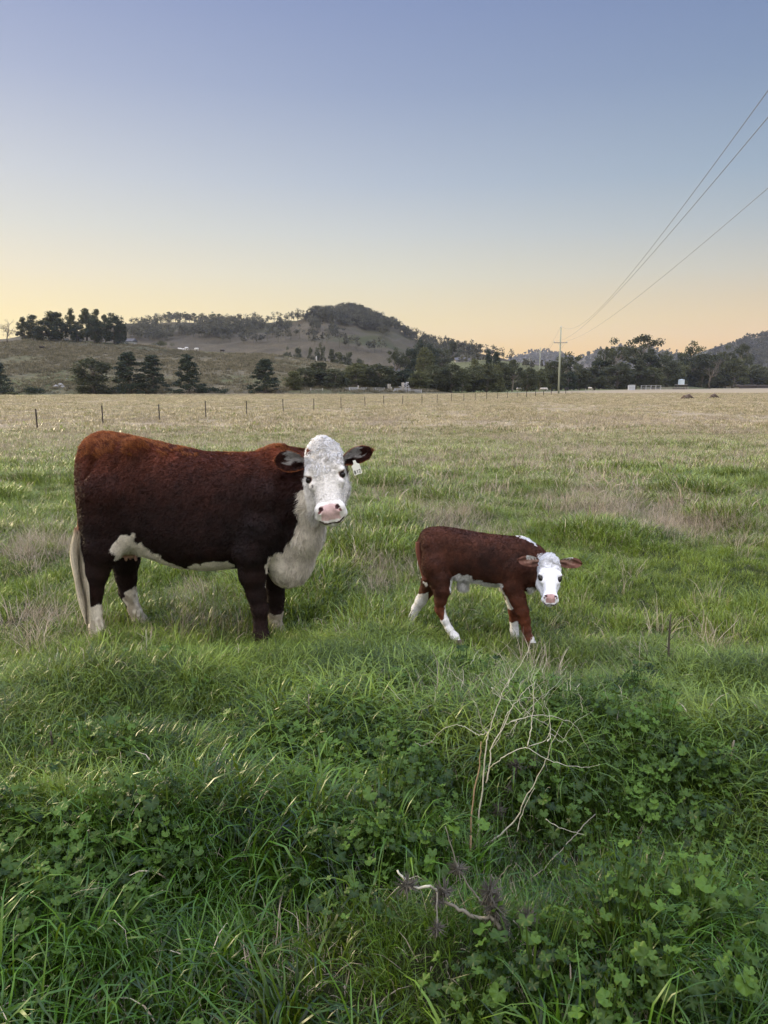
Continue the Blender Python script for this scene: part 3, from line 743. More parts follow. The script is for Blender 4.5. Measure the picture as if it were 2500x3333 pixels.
# ------------------------------------------------------------------ cattle yard
D = 196.0; S = D / 2500
def yx(px): return float(P(px, 1278, D)[0])
yard0 = np.array([yx(1240), D, float(gz(yx(1240), D))]); yard = empty('cattle_yard', yard0); tag(yard, 'grey steel rail cattle yard with a loading ramp in front of the tree belt', 'cattle yard')
def rails(name, x0, x1, h, n, dy=0, mat=m_steel, step=2.2, parent=yard, o0=yard0, wd=.075):
    b = MB(); a0, a1 = yx(x0) - o0[0], yx(x1) - o0[0]
    for k in range(n): z = .25 + (h - .3) * k / (n - 1); b.bar((a0, dy, z), (a1, dy, z), wd, .09)
    m_ = max(1, int((a1 - a0) / step))
    for k in range(m_ + 1): b.bar((a0 + (a1 - a0) * k / m_, dy + .06, -.1), (a0 + (a1 - a0) * k / m_, dy + .06, h + .05), .1)
    return b.build(name, mat, parent, smooth=False)
rails('rail_panel', 1096, 1135, 1.25, 5, 2.5); rails('rail_panel', 1124, 1138, 1.45, 5, .2)
rails('gate', 1137, 1163, 1.62, 6, -.4, m_panel_white, 2.0); rails('rail_panel', 1163, 1177, 1.4, 5, .8)
rails('gate', 1177, 1192, 1.5, 5, -.3, m_panel_white, 1.1); rails('rail_panel', 1192, 1262, 1.05, 5, 0); rails('rail_panel', 1192, 1252, 1.45, 5, 5)
rails('rail_panel', 1255, 1300, 1.0, 4, 0); rails('rail_panel', 1284, 1336, 1.35, 6, 1.5); rails('rail_panel', 1330, 1372, 1.0, 4, 0)
MB().box((yx(1154) - yard0[0], -.55, .3), (1.25, .12, .55)).build('sheet_panel', m_panel_white, yard, smooth=False)
MB().box((yx(1141) - yard0[0], -.55, .3), (.5, .12, .5)).build('sheet_panel', m_panel_white, yard, smooth=False)
for px, h in ((1263.5, 2.45), (1269.5, 2.45), (1274, 1.7), (1309, 2.8), (1314, 2.8), (1166, 2.1)):
    MB().tube([(yx(px) - yard0[0], -.2, -.1), (yx(px) - yard0[0], -.2, h)], .12, 8).build('post', m_wood_grey, yard)
b = MB()
for k in range(4): b.bar((yx(1310) - yard0[0], .3 + .5 * (k % 2), 1.1 + .45 * k), (yx(1330) - yard0[0], .3 + .5 * (k % 2), 2.0 + .45 * k if k < 2 else 2.75), .13)
for px in (1322, 1331): b.bar((yx(px) - yard0[0], .3, 0), (yx(px) - yard0[0], .3, 2.9 if px < 1330 else 2.1), .12)
b.bar((yx(1321) - yard0[0], .3, 2.85), (yx(1331) - yard0[0], .3, 2.85), .16); b.bar((yx(1298) - yard0[0], .3, 1.75), (yx(1306) - yard0[0], .3, 1.75), .12); b.bar((yx(1305.5) - yard0[0], .3, 1.2), (yx(1305.5) - yard0[0], .3, 1.75), .12)
b.build('loading_ramp', m_steel, yard, smooth=False)
MB().box((yx(1276) - yard0[0], -.2, .35), (1.0, .8, .6)).tube([(yx(1272) - yard0[0], -.2, .7), (yx(1281) - yard0[0], -.2, .75)], .12, 8).build('trough', m_wallwhite, yard, smooth=False)
g0 = np.array([yx(1014), D - 2, float(gz(yx(1014), D - 2))]); gt = empty('farm_gate', g0); tag(gt, 'pale wooden rail gate left of the cattle yard', 'gate')
b = MB(); a0 = 0; a1 = yx(1052) - yx(1014)
for z in (.35, .75, 1.2): b.bar((a0, 0, z), (a1, 0, z - .05), .09)
b.bar((a0, 0, .35), (a1 * .5, 0, 1.15), .08); b.bar((a1 * .5, 0, 1.15), (a1, 0, .35), .08)
b.build('rails', m_wood_grey, gt, smooth=False)
for xx in (0, a1): MB().tube([(xx, 0, -.1), (xx, 0, 1.45)], .1, 7).build('post', m_wood_grey, gt)

# ------------------------------------------------------------------ things at the far right
D = 352; yx = lambda px: float(P(px, 1262, D)[0])
t0 = np.array([yx(2216), D, -1.0]); tk = empty('tank_stand', t0); tag(tk, 'timber stand carrying the white water tank', 'stand')
b = MB()
for dx in (-2.1, -.7, .9, 2.2):
    for dy in (-.9, .9): b.bar((dx, dy, -.1), (dx, dy, 1.95), .28)
b.build('legs', m_darkwood, tk, smooth=False); MB().box((0, 0, 2.05), (4.8, 2.8, .2)).build('deck', m_wood_grey, tk, smooth=False)
w = empty('water_tank', t0 + (.1, 0, 2.15)); tag(w, 'pale blue-white round water tank on a timber stand', 'water tank')
MB().tube([(0, 0, 0), (0, 0, 2.1)], 1.38, 24).build('tank_body', plain('tank_plastic', (.50, .58, .60), .5, .3, .08), w, smooth=False)
MB().tube([(0, 0, 2.1), (0, 0, 2.18), (0, 0, 2.36)], [1.43, 1.36, .2], 24).build('lid', plain('tank_lid', (.45, .52, .55), .5, .3, .08), w)
t1 = np.array([yx(2055), 310, -1.0]); t1[0] = float(P(2055, 1262, 310)[0])
w = empty('caged_tank', t1); tag(w, 'white plastic tank in a metal cage on the paddock edge', 'tank')
MB().box((0, 0, 1.0), (2.3, 1.6, 1.9)).build('tank_body', m_panel_white, w, smooth=False)
b = MB()
for k in range(5): b.bar((-1.2 + .6 * k, -.85, 0), (-1.2 + .6 * k, -.85, 2.05), .12)
for z in (.05, 1.0, 2.05): b.bar((-1.25, -.85, z), (1.25, -.85, z), .1)
b.bar((-1.2, -.85, 0), (-1.2, .85, 0), .1); b.build('cage', m_steel, w, smooth=False)
D = 318; t2 = np.array([yx(2087), D, -1.0]); t2[0] = float(P(2087, 1262, D)[0]); w = empty('rail_yard', t2); tag(w, 'low pale steel rails between the caged tank and the tank stand', 'yard rails')
wx_ = float(P(2151, 1262, D)[0]) - t2[0]; b = MB()
for z in (.5, 1.1, 1.75): b.bar((0, 0, z), (wx_, 0, z), .1)
b.build('rails', m_steel, w, smooth=False)
for k in range(5): MB().bar((wx_ * k / 4, 0, -.1), (wx_ * k / 4, 0, 1.9), .14).build('post', m_steel, w, smooth=False)
w2 = float(P(2245, 1262, D)[0]) - t2[0]; b = MB()
for z in (.3, .7, 1.05): b.bar((wx_ + .3, 1, z), (w2, 1, z), .12)
b.build('lower_rails', m_wood_grey, w, smooth=False)
for i, (px, py, ln, r_) in enumerate(((2452, 1262, 90, .5), (2475, 1258, 96, .45), (2440, 1255, 84, .5), (2500, 1253, 80, .42), (2210, 1266, 40, .25))):
    D = 405 if i < 4 else 345
    c = P(px, py, D); c[2] = -.95 + (.5 if i < 2 else 1.3) if i < 4 else -.7; L_ = ln * D / 2500
    o = MB().tube([(-L_ / 2, 0, 0), (0, .3, .1), (L_ / 2, 0, 0)], [r_, r_ * .9, r_ * .7], 9).build('log', m_darkwood); o.location = tuple(c)
    tag(o, ['long dark log at the bottom left of the pile by the right edge', 'long dark log at the bottom right of the pile by the right edge', 'long dark log on top left of the pile by the right edge', 'long dark log on top right of the pile by the right edge', 'short dark log lying beside the tank stand'][i], 'log', 'felled logs at the far edge of the paddock')

def house(name, px0, px1, base, top, D, label, hill=None, depth=6, roof_h=.35, roof=m_roof, wall=m_wallwhite, zb=None):
    x0 = float(P(px0, base, D)[0]); x1 = float(P(px1, base, D)[0]); xm = (x0 + x1) / 2; z0 = surf(xm, D, hill) if zb is None else zb
    H = float(P(px0, top, D)[2]) - z0; W = x1 - x0; hw = H * (1 - roof_h)
    o = empty(name, (xm, D, z0)); tag(o, label, 'building')
    MB().box((0, depth / 2, hw / 2 - .2), (W, depth, hw + .4)).build('wall', wall, o, smooth=False)
    b = MB(); e = .4
    V = [(-W/2-e, -e, hw), (W/2+e, -e, hw), (W/2+e, depth+e, hw), (-W/2-e, depth+e, hw), (-W/2-e, depth/2, H), (W/2+e, depth/2, H)]
    b.add(V, [[0,1,5,4],[2,3,4,5],[3,2,1,0]], [[0,4,3],[1,2,5]]); b.build('roof', roof, o, smooth=False)
    n = max(1, int(W / 3.5))
    for k in range(n):
        xx = -W / 2 + W * (k + .5) / n
        MB().box((xx, -.03, hw * .55), (min(1.4, W * .3), .08, hw * .4)).build('window', m_glassdark, o, smooth=False)
    return o
house('hill_shed', 161, 185, 1110, 1090, 327, 'small white flat-roofed shed on the left hill crest', left_hill, 3, .2)
house('farmhouse', 395, 430, 1110, 1100, 352, 'long low white farmhouse partly hidden by the dark trees on the left hill', None, 7, .4, zb=float(left_hill.z(float(P(410, 1108, 335)[0]), 335)) - .3)
house('farmhouse', 1483, 1530, 1172, 1163, 500, 'low dark-roofed farmhouse on the green rise behind the belt', green_rise, 8, .6, wall=m_wallgrey)
house('cottage', 1283, 1302, 1178, 1169, 430, 'tiny pale cottage between the trees above the belt', mid_hill, 6, .4)
house('open_shed', 1963, 2010, 1262, 1192, 352, 'pale two-storey shed glimpsed through the trees of the right-hand belt', None, 8, .12, wall=m_wallgrey, zb=-1.0)
for i, (px, py) in enumerate(((218, 1106), (236, 1107), (261, 1107), (190, 1106.5))):
    x, Y, z = raycast(px, py + 1, left_hill); o = MB().box((0, 0, .32), (1.5, .8, .55)).box((0, 0, .65), (1.7, 1.0, .12)).build('white_box', m_panel_white, smooth=False); o.location = (x, Y, z)
    tag(o, ['white box on the left hill crest, second from the shed', 'white box on the left hill crest, third from the shed', 'white box on the left hill crest, furthest from the shed', 'white box on the left hill crest, right beside the shed'][i], 'box', 'white boxes on the left hill crest')
x, Y, z = raycast(1030, 1174, left_hill, 200, 335); o = MB().bar((0, 0, -.1), (0, 0, 1.6), .45).tube([(0, 0, 1.6), (0, 0, 1.85)], [.3, .1], 6).build('marker_post', m_wallwhite, smooth=False); o.location = (x, Y, z); tag(o, 'short white post on the shoulder of the near hill above the yard', 'post')

def rock(px, py, D, w, h, label, hill=None, seed=0):
    r = np.random.default_rng(seed); n = 14; m_ = 9
    th = np.linspace(0, 2 * np.pi, n, endpoint=False); ph = np.linspace(-1.5, 1.5, m_)
    T, Q = np.meshgrid(th, ph, indexing='ij'); d = np.stack([np.cos(T) * np.cos(Q), np.sin(T) * np.cos(Q), np.sin(Q)], -1)
    rad = .7 + .6 * vnoise(d * 1.7 + seed * 9, seed); V = (d * rad[..., None] * np.array([w, w * .7, h]) * D / 5000).reshape(-1, 3)
    F = [[i * m_ + j, ((i + 1) % n) * m_ + j, ((i + 1) % n) * m_ + j + 1, i * m_ + j + 1] for i in range(n) for j in range(m_ - 1)]
    x, Y, z = raycast(px, py, hill or left_hill); o = obj('rock', mkmesh('rock', V, np.array(F), mat=m_rock, smooth=False)); o.location = (x, Y, z + h * D / 5000 * .5)
    tag(o, label, 'rock', 'rocks on the left hill')
for i, (px, py, w, h, lab) in enumerate(((182, 1262, 18, 12, 'pale rock, left one of the heap at the foot of the left hill'), (196, 1258, 18, 15, 'largest pale rock in the middle of the heap at the hill foot'), (204, 1263, 12, 10, 'small pale rock, right one of the heap at the hill foot'),
        (168, 1196, 14, 7, 'flat dark rock on the left hillside, left of its neighbour'), (190, 1191, 12, 6, 'flat grey rock on the left hillside, middle one'), (212, 1194, 10, 5, 'small flat rock on the left hillside, right one'), (218, 1234, 8, 4, 'tiny rock alone between the two rock groups'))):
    rock(px, py, 200, w, h, lab, seed=i + 3)
# ================================================================== animals
class SDF:
    """signed distance field on a grid, meshed by surface nets"""
    def __init__(s, lo, hi, h):
        s.lo = np.array(lo, float); s.h = h; n = np.ceil((np.array(hi) - s.lo) / h).astype(int) + 1
        s.ax = [s.lo[i] + h * np.arange(n[i]) for i in range(3)]; s.F = np.full(n, .3, np.float32)
    def block(s, lo, hi):
        a = [max(0, int((lo[i] - s.lo[i]) / s.h) - 1) for i in range(3)]; b = [min(s.F.shape[i], int((hi[i] - s.lo[i]) / s.h) + 2) for i in range(3)]
        sl = tuple(slice(a[i], max(a[i] + 1, b[i])) for i in range(3))
        X = s.ax[0][sl[0]][:, None, None]; Y = s.ax[1][sl[1]][None, :, None]; Z = s.ax[2][sl[2]][None, None, :]
        return sl, X, Y, Z
    def put(s, sl, d, k, sub=False):
        f = s.F[sl]; d = d.astype(np.float32)
        if sub: s.F[sl] = np.maximum(f, -d) if k <= 0 else -(np.minimum(-f, d) - np.maximum(k - abs(-f - d), 0) ** 2 / (4 * k)); return
        s.F[sl] = np.minimum(f, d) - (np.maximum(k - abs(f - d), 0) ** 2 / (4 * k) if k > 0 else 0)
    def cone(s, a, b, ra, rb, k=.03, sc=(1, 1, 1), sub=False):
        a = np.asarray(a, float); b = np.asarray(b, float); m = max(ra, rb) * max(1, max(sc)) + k + s.h * 3
        sl, X, Y, Z = s.block(np.minimum(a, b) - m, np.maximum(a, b) + m); ab = b - a; L2 = (ab ** 2).sum() + 1e-9
        t = np.clip(((X - a[0]) * ab[0] + (Y - a[1]) * ab[1] + (Z - a[2]) * ab[2]) / L2, 0, 1)
        d = np.sqrt(((X - a[0] - t * ab[0]) / sc[0]) ** 2 + ((Y - a[1] - t * ab[1]) / sc[1]) ** 2 + ((Z - a[2] - t * ab[2]) / sc[2]) ** 2) - (ra + t * (rb - ra))
        s.put(sl, d, k, sub)
    def chain(s, pts, rad, k=.03, sc=(1, 1, 1)):
        for i in range(len(pts) - 1): s.cone(pts[i], pts[i + 1], rad[i], rad[i + 1], k, sc)
    def ball(s, c, r, k=.03, sc=(1, 1, 1), sub=False): s.cone(c, np.asarray(c) + 1e-4, r, r, k, sc, sub)
    def loft(s, O, A, U, W, st, k=.03, n=2.2, pear=0.0):
        """st rows: s along A, top (+U), bottom (-U side, as coordinate), half width, centre offset along W"""
        st = np.asarray(st, float); O, A, U, W = (np.asarray(q, float) for q in (O, A, U, W))
        ss = np.linspace(st[0, 0], st[-1, 0], 160); T = np.stack([np.interp(ss, st[:, 0], st[:, i]) for i in range(1, 5)], 1)
        ker = np.hanning(11); ker /= ker.sum(); T = np.stack([np.convolve(np.pad(T[:, i], 5, 'edge'), ker, 'valid') for i in range(4)], 1)
        cs = np.array([O + A * q + U * u + W * w for q in (ss[0], ss[-1]) for u in (T[:, 0].max(), T[:, 1].min()) for w in (-T[:, 2].max() - abs(T[:, 3]).max(), T[:, 2].max() + abs(T[:, 3]).max())])
        sl, X, Y, Z = s.block(cs.min(0) - k - .03, cs.max(0) + k + .03)
        x, y, z = X - O[0], Y - O[1], Z - O[2]
        a = x * A[0] + y * A[1] + z * A[2]; u = x * U[0] + y * U[1] + z * U[2]; w = x * W[0] + y * W[1] + z * W[2]
        sh = a.shape; af = a.ravel()
        top, bot, hw, cw = (np.interp(af, ss, T[:, i]).reshape(sh) for i in range(4))
        hh = np.maximum((top - bot) / 2, .004); uc = (top + bot) / 2; hw = np.maximum(hw, .004)
        v = np.clip((u - uc) / hh, -1.2, 1.2); wl = hw * (1 - pear * v)
        r = (abs((w - cw) / wl) ** n + abs((u - uc) / hh) ** n + 1e-9) ** (1 / n)
        d = (r - 1) * np.minimum(wl, hh) * .95
        out = np.maximum(ss[0] - a, a - ss[-1]); d = np.maximum(d, out)
        s.put(sl, d, k)
    def mesh(s):
        F = s.F; S = F < 0; n = np.array(F.shape); c = np.zeros(n - 1, np.int8)
        for i in (0, 1):
            for j in (0, 1):
                for l in (0, 1): c += S[i:n[0] - 1 + i, j:n[1] - 1 + j, l:n[2] - 1 + l]
        act = (c > 0) & (c < 8); idx = np.full(act.shape, -1, np.int64); cells = np.argwhere(act); idx[act] = np.arange(len(cells))
        pos = np.zeros((len(cells), 3)); cnt = np.zeros(len(cells)); cor = np.array([[i, j, l] for i in (0, 1) for j in (0, 1) for l in (0, 1)])
        for p in range(8):
            for q in range(p + 1, 8):
                if abs(cor[p] - cor[q]).sum() != 1: continue
                fa = F[tuple((cells + cor[p]).T)].astype(float); fb = F[tuple((cells + cor[q]).T)].astype(float); x = (fa < 0) != (fb < 0)
                t = np.where(x, fa / np.where(fa == fb, 1, fa - fb), 0)
                pos += x[:, None] * (cor[p] + t[:, None] * (cor[q] - cor[p])); cnt += x
        V = s.lo + s.h * (cells + pos / cnt[:, None]); Q = []
        for ax in range(3):
            o = [k for k in range(3) if k != ax]
            sl0 = [slice(None)] * 3; sl1 = [slice(None)] * 3; sl0[ax] = slice(0, -1); sl1[ax] = slice(1, None)
            for k in o: sl0[k] = slice(1, -1); sl1[k] = slice(1, -1)
            e = np.argwhere(S[tuple(sl0)] != S[tuple(sl1)])
            for k in o: e[:, k] += 1
            ins = S[tuple(e.T)]; d1 = np.zeros(3, int); d2 = np.zeros(3, int); d1[o[0]] = 1; d2[o[1]] = 1
            q = np.stack([idx[tuple((e - d1 - d2).T)], idx[tuple((e - d2).T)], idx[tuple(e.T)], idx[tuple((e - d1).T)]], 1)
            fl = ins if ax != 1 else ~ins
            q[~fl] = q[~fl][:, ::-1]; Q.append(q)
        return V, np.concatenate(Q)

def in_poly(px, py, poly):
    poly = np.array(poly, float); ins = np.zeros(np.shape(px), bool); j = len(poly) - 1
    for i in range(len(poly)):
        a, b = poly[i], poly[j]
        ins ^= ((a[1] > py) != (b[1] > py)) & (px < (b[0] - a[0]) * (py - a[1]) / (b[1] - a[1] + 1e-9) + a[0]); j = i
    return ins

def mat_coat(name, rough=.75, spec=.25, trans=0.0, bumpy=True):
    m = M(name); c = m.attr('coat').outputs['Color']; p = m.pos()
    f = m.noise(60, 4, p); c = m.mix(.5, c, m.mix(f, (.35, .35, .35), (1.4, 1.4, 1.4)), 'MULTIPLY')
    nrm = m.bump(m.noise(170, 3, m.scaled(p, (1, 1, .45))), .5, .006) if bumpy else None
    return m.out(c, rough, spec, normal=nrm, trans=trans)
m_coat = mat_coat('short_coat'); m_hair = mat_coat('coat_hair', .55, .22, .28, False)
m_eye = plain('dark_eye', (.008, .005, .004), .12, .35, .1); m_skin = plain('pink_skin', (.55, .30, .26), .45, .4, .12, 30)
m_hoof = plain('hoof_horn', (.10, .08, .06), .6, .3, .3, 20); m_tag = plain('cream_tag', (.72, .72, .62), .4, .4, .05); m_ink = plain('black_ink', (.01, .01, .01), .6, .2, .05)

def noise_col(V, col, seed, amt=.25, sc=18):
    n = fbm(V * sc, seed, 3)[:, None]; return col * (1 + amt * (n - .5) * 2)
def strands(V, F, colf, dirf, lenf, n, seed, width=.0016, keep=None, clump=.5, csc=22, segs=2, curl=0.0, up=1.0):
    """hair as thin bent ribbons rooted on a quad surface"""
    r = np.random.default_rng(seed); a, b, c, d = (V[F[:, i]] for i in range(4)); nr = np.cross(c - a, d - b); ar = np.linalg.norm(nr, axis=1); ok = ar > 1e-12
    if keep is not None: ok &= keep(V[F].mean(1))
    w = ar * ok; k = r.choice(len(F), n, p=w / w.sum()); s, t = r.random((n, 1)), r.random((n, 1))
    p = (a[k] * (1 - s) + b[k] * s) * (1 - t) + (d[k] * (1 - s) + c[k] * s) * t; nn = nr[k] / ar[k][:, None]
    D = dirf(p, nn); L_ = lenf(p) * (.6 + .7 * r.random(n))
    cl = np.stack([vnoise(p * csc, seed + 1 + i) - .5 for i in range(3)], 1) * 2
    D = D + cl * clump + r.normal(size=D.shape) * .16
    tang = D - nn * (D * nn).sum(1, keepdims=True); tang /= np.linalg.norm(tang, axis=1, keepdims=True) + 1e-9
    lift = (.38 + .35 * vnoise(p * csc * .7, seed + 5)[:, None]) * up
    d0 = tang + nn * lift * 1.5; d0 /= np.linalg.norm(d0, axis=1, keepdims=True)
    side = np.cross(d0, r.normal(size=D.shape)); side /= np.linalg.norm(side, axis=1, keepdims=True) + 1e-9
    P_ = [p - nn * .002]; dirs = d0
    ph = r.random(n) * 6.28; bn = np.cross(tang, nn)
    for q in range(segs):
        st = dirs.copy()
        if curl: st = st + (nn * np.cos(ph + q * 1.5)[:, None] + bn * np.sin(ph + q * 1.5)[:, None]) * curl
        P_.append(P_[-1] + st * (L_ / segs)[:, None]); dirs = dirs + tang * .35 - nn * .28; dirs /= np.linalg.norm(dirs, axis=1, keepdims=True)
    W = (width * (.6 + .8 * r.random(n)))[:, None]; m_ = 2 * segs + 1; VV = np.zeros((n, m_, 3))
    for q in range(segs): f = 1 - .6 * q / segs; VV[:, 2 * q] = P_[q] - side * W * f; VV[:, 2 * q + 1] = P_[q] + side * W * f
    VV[:, -1] = P_[-1]; base = (np.arange(n) * m_)[:, None]
    Q = np.concatenate([base + np.array([2 * q, 2 * q + 1, 2 * q + 3, 2 * q + 2]) for q in range(segs - 1)]) if segs > 1 else np.zeros((0, 4), int)
    T = base + np.array([2 * segs - 2, 2 * segs - 1, 2 * segs])
    col = colf(p) * (.75 + .5 * r.random((n, 1))); col = np.repeat(col[:, None], m_, 1)
    return VV.reshape(-1, 3), Q, T, np.clip(col, 0, 1).reshape(-1, 3)
def hair_obj(name, parts, parent, off):
    V = []; Q = []; T = []; Cc = []; n = 0
    for v, q, t, c in parts: V.append(v); Q.append(q + n); T.append(t + n); Cc.append(c); n += len(v)
    me = mkmesh(name, np.concatenate(V) - off, [np.concatenate(Q), np.concatenate(T)], col=np.concatenate(Cc), mat=m_hair)
    return obj(name, me, parent)
def unit(v): v = np.asarray(v, float); return v / np.linalg.norm(v)

class Head:
    def __init__(s, poll, muzzle, right, scale):
        s.o = np.asarray(poll, float); s.d = unit(np.asarray(muzzle) - s.o); r = np.asarray(right, float); s.r = unit(r - s.d * (r @ s.d)); s.n = np.cross(s.d, s.r); s.k = scale
        if s.n[1] > 0: s.n = -s.n
    def at(s, r, d, n): return s.o + s.k * (s.r * r + s.d * d + s.n * n)
    def loc(s, p): q = (p - s.o) / s.k; return np.stack([q @ s.r, q @ s.d, q @ s.n], -1)
    def sculpt(s, S, calf=False):
        k = s.k
        st = [(-.05, -.07, -.10, .03, 0), (-.03, -.02, -.16, .075, 0), (0, .005, -.2, .110, 0), (.05, .022, -.23, .130, 0), (.12, .03, -.25, .134, 0), (.19, .028, -.26, .130, 0), (.25, .018, -.26, .119, 0), (.31, .008, -.24, .105, 0), (.37, .002, -.20, .092, 0),
              (.43, 0, -.17, .088, 0), (.475, -.004, -.15, .094, 0), (.51, -.018, -.14, .093, 0), (.535, -.045, -.13, .078, 0), (.555, -.08, -.115, .03, 0)]
        if calf: st = [(a, b, c * (.9 if a < .35 else .85), w * (1.02 if a < .28 else .86), 0) for a, b, c, w, _ in st]
        st = [tuple(k * q for q in row) for row in st]
        S.loft(s.o, s.d, s.n, s.r, st, .03 * k, 2.5)
        S.chain([s.at(0, .30, -.2), s.at(0, .42, -.165), s.at(0, .515, -.135)], [.075 * k, .06 * k, .05 * k], .03 * k)
        for sg in (-1, 1):
            S.chain([s.at(sg * .062, .12, -.19), s.at(sg * .062, .25, -.2), s.at(sg * .05, .38, -.16)], [.07 * k, .068 * k, .045 * k], .04 * k)          # cheek
            S.chain([s.at(sg * .098, .185, -.004), s.at(sg * .116, .216, -.006), s.at(sg * .130, .230, -.034)], [.024 * k, .017 * k, .012 * k], .025 * k)    # brow
            S.ball(s.at(sg * .136, .245, -.026), .025 * k, .012 * k, sub=True)
            S.ball(s.at(sg * .095, .290, -.040), .026 * k, .035 * k)                                                                                # under the eye
            S.ball(s.at(sg * .060 * (.85 if calf else 1), .475, -.035), .044 * k * (.82 if calf else 1), .02 * k)                                                                              # nostril wing
            S.chain([s.at(sg * .073, .50, -.075), s.at(sg * .045, .535, -.085)], [.036 * k * (.8 if calf else 1), .028 * k], .02 * k)                                     # lip
            S.cone(s.at(sg * .050, .475, .006), s.at(sg * .066, .498, -.012), .012 * k, .009 * k, .008 * k, sub=True)                            # nostril
            S.cone(s.at(0, .553, -.098), s.at(sg * .10, .525, -.108), .005 * k, .006 * k, .006 * k, sub=True)                                     # mouth line
        S.ball(s.at(0, .01, -.06), .085 * k, .04 * k, (1.0, 1, 1))                                                                              # poll
    def paint(s, p, col, white, patch=None, pink=(.60, .42, .39), pw=1.0):
        """face colours; returns col"""
        q = s.loc(p); r, d, n = q[:, 0], q[:, 1], q[:, 2]
        f = (d > -.08) & (d < .62) & (abs(r) < .17) & (n > -.31) & (n < .09)
        wob = (vnoise(p * 40, 3) - .5) * .03
        face = f & (n > -.10 + wob - .19 * sstep(.14, .32, d)); col[face] = white(p)[face]
        pad = face & (abs(r) < .054 * pw + wob * .3 + .008 * sstep(.44, .5, d)) & (d > .455 + .25 * abs(r) ** 1.2) & (d < .545) & (n > -.075)
        col[pad] = np.array(pink) * (1 + .25 * (vnoise(p[pad] * 90, 5)[:, None] - .5))
        for sg in (-1, 1):
            e = face & (np.linalg.norm(q - [sg * .055, .483, -.002], axis=1) < .0165); col[e] = (.05, .018, .018)
            e = face & (np.linalg.norm(q - [sg * .071, .500, -.018], axis=1) < .012); col[e] = (.16, .06, .055)
            dist = np.linalg.norm((q - [sg * .124, .246, -.022]) * [1, 1.1, 1], axis=1)
            col[f & (dist < .036)] = (.34, .24, .20); col[f & (dist < .030)] = (.03, .015, .012)
        m = face & (d > .50) & (abs(n - (-.088 + .25 * abs(r) - .0 * d)) < .008) & (abs(r) < .085); col[m] = (.07, .035, .03)
        if patch is not None:
            for (pr, pd, rad, c) in patch:
                e = face & (np.hypot(q[:, 0] - pr, q[:, 1] - pd) < rad * (1 + wob * 12)); col[e] = c
        return col
def ear_mesh(H, side, base, tip, up, W, inner, rim, tuft, cup=.35, seed=0, mat=None):
    """cupped leaf-shaped ear from base to tip; returns V,F,col"""
    base = np.asarray(base, float); tip = np.asarray(tip, float); L_ = tip - base; up = unit(np.asarray(up) - unit(L_) * (np.asarray(up) @ unit(L_))); fw = np.cross(unit(L_), up)
    if fw[1] > 0: fw = -fw
    nu, nv = 22, 15; V = []; Cc = []
    for sgn, th in ((1, .0), (-1, .007)):
        for i in range(nu):
            u = i / (nu - 1); w = W * (.26 + .80 * math.sin(math.pi * min(1, u * .86 + .10) ** 1.05) ** .8) if u < 1 else 0
            w *= (1 - max(0, (u - .80) / .20) ** 2) ** .5 if u > .80 else 1
            for j in range(nv):
                v = 2 * j / (nv - 1) - 1
                depth = cup * W * (1 - v * v) * (1 - .5 * u) + .10 * np.linalg.norm(L_) * u * u
                wav = .004 * math.sin(7 * u + 5 * v)
                edge = (1 - abs(v)) ** .4
                V.append(base + L_ * u * 1.0 + up * w * (v * .95 + .06 * math.sin(3 * u)) - fw * (depth - th * (1 if sgn < 0 else 0) * 0 + (th * edge if sgn < 0 else 0)) + fw * wav)
                if sgn > 0:
                    c = np.array(inner); 
                    if u < .42 + .35 * float(vnoise(np.array([u * 3, v * 9 + seed, 1.5]))) and v > .15 - u + .5 * (float(vnoise(np.array([u * 14, v * 4, 7.5]))) - .5): c = c * 0 + np.array(tuft) * (.8 + .4 * random.random())
                    if u < .30 and v < .1: c = np.array(inner) * .5
                    if abs(v) > .86 or u > .93: c = np.array(rim)
                else: c = np.array(rim)
                Cc.append(c)
    V = np.array(V); Cc = np.array(Cc); F = []
    N_ = nu * nv
    for s_ in (0, 1):
        for i in range(nu - 1):
            for j in range(nv - 1):
                a = s_ * N_ + i * nv + j; q = [a, a + nv, a + nv + 1, a + 1]; F.append(q if s_ == 0 else q[::-1])
    for i in range(nu - 1):
        for j in (0, nv - 1):
            a = i * nv + j; F.append([a, a + nv, a + nv + N_, a + N_])
    return V, np.array(F), Cc, fw

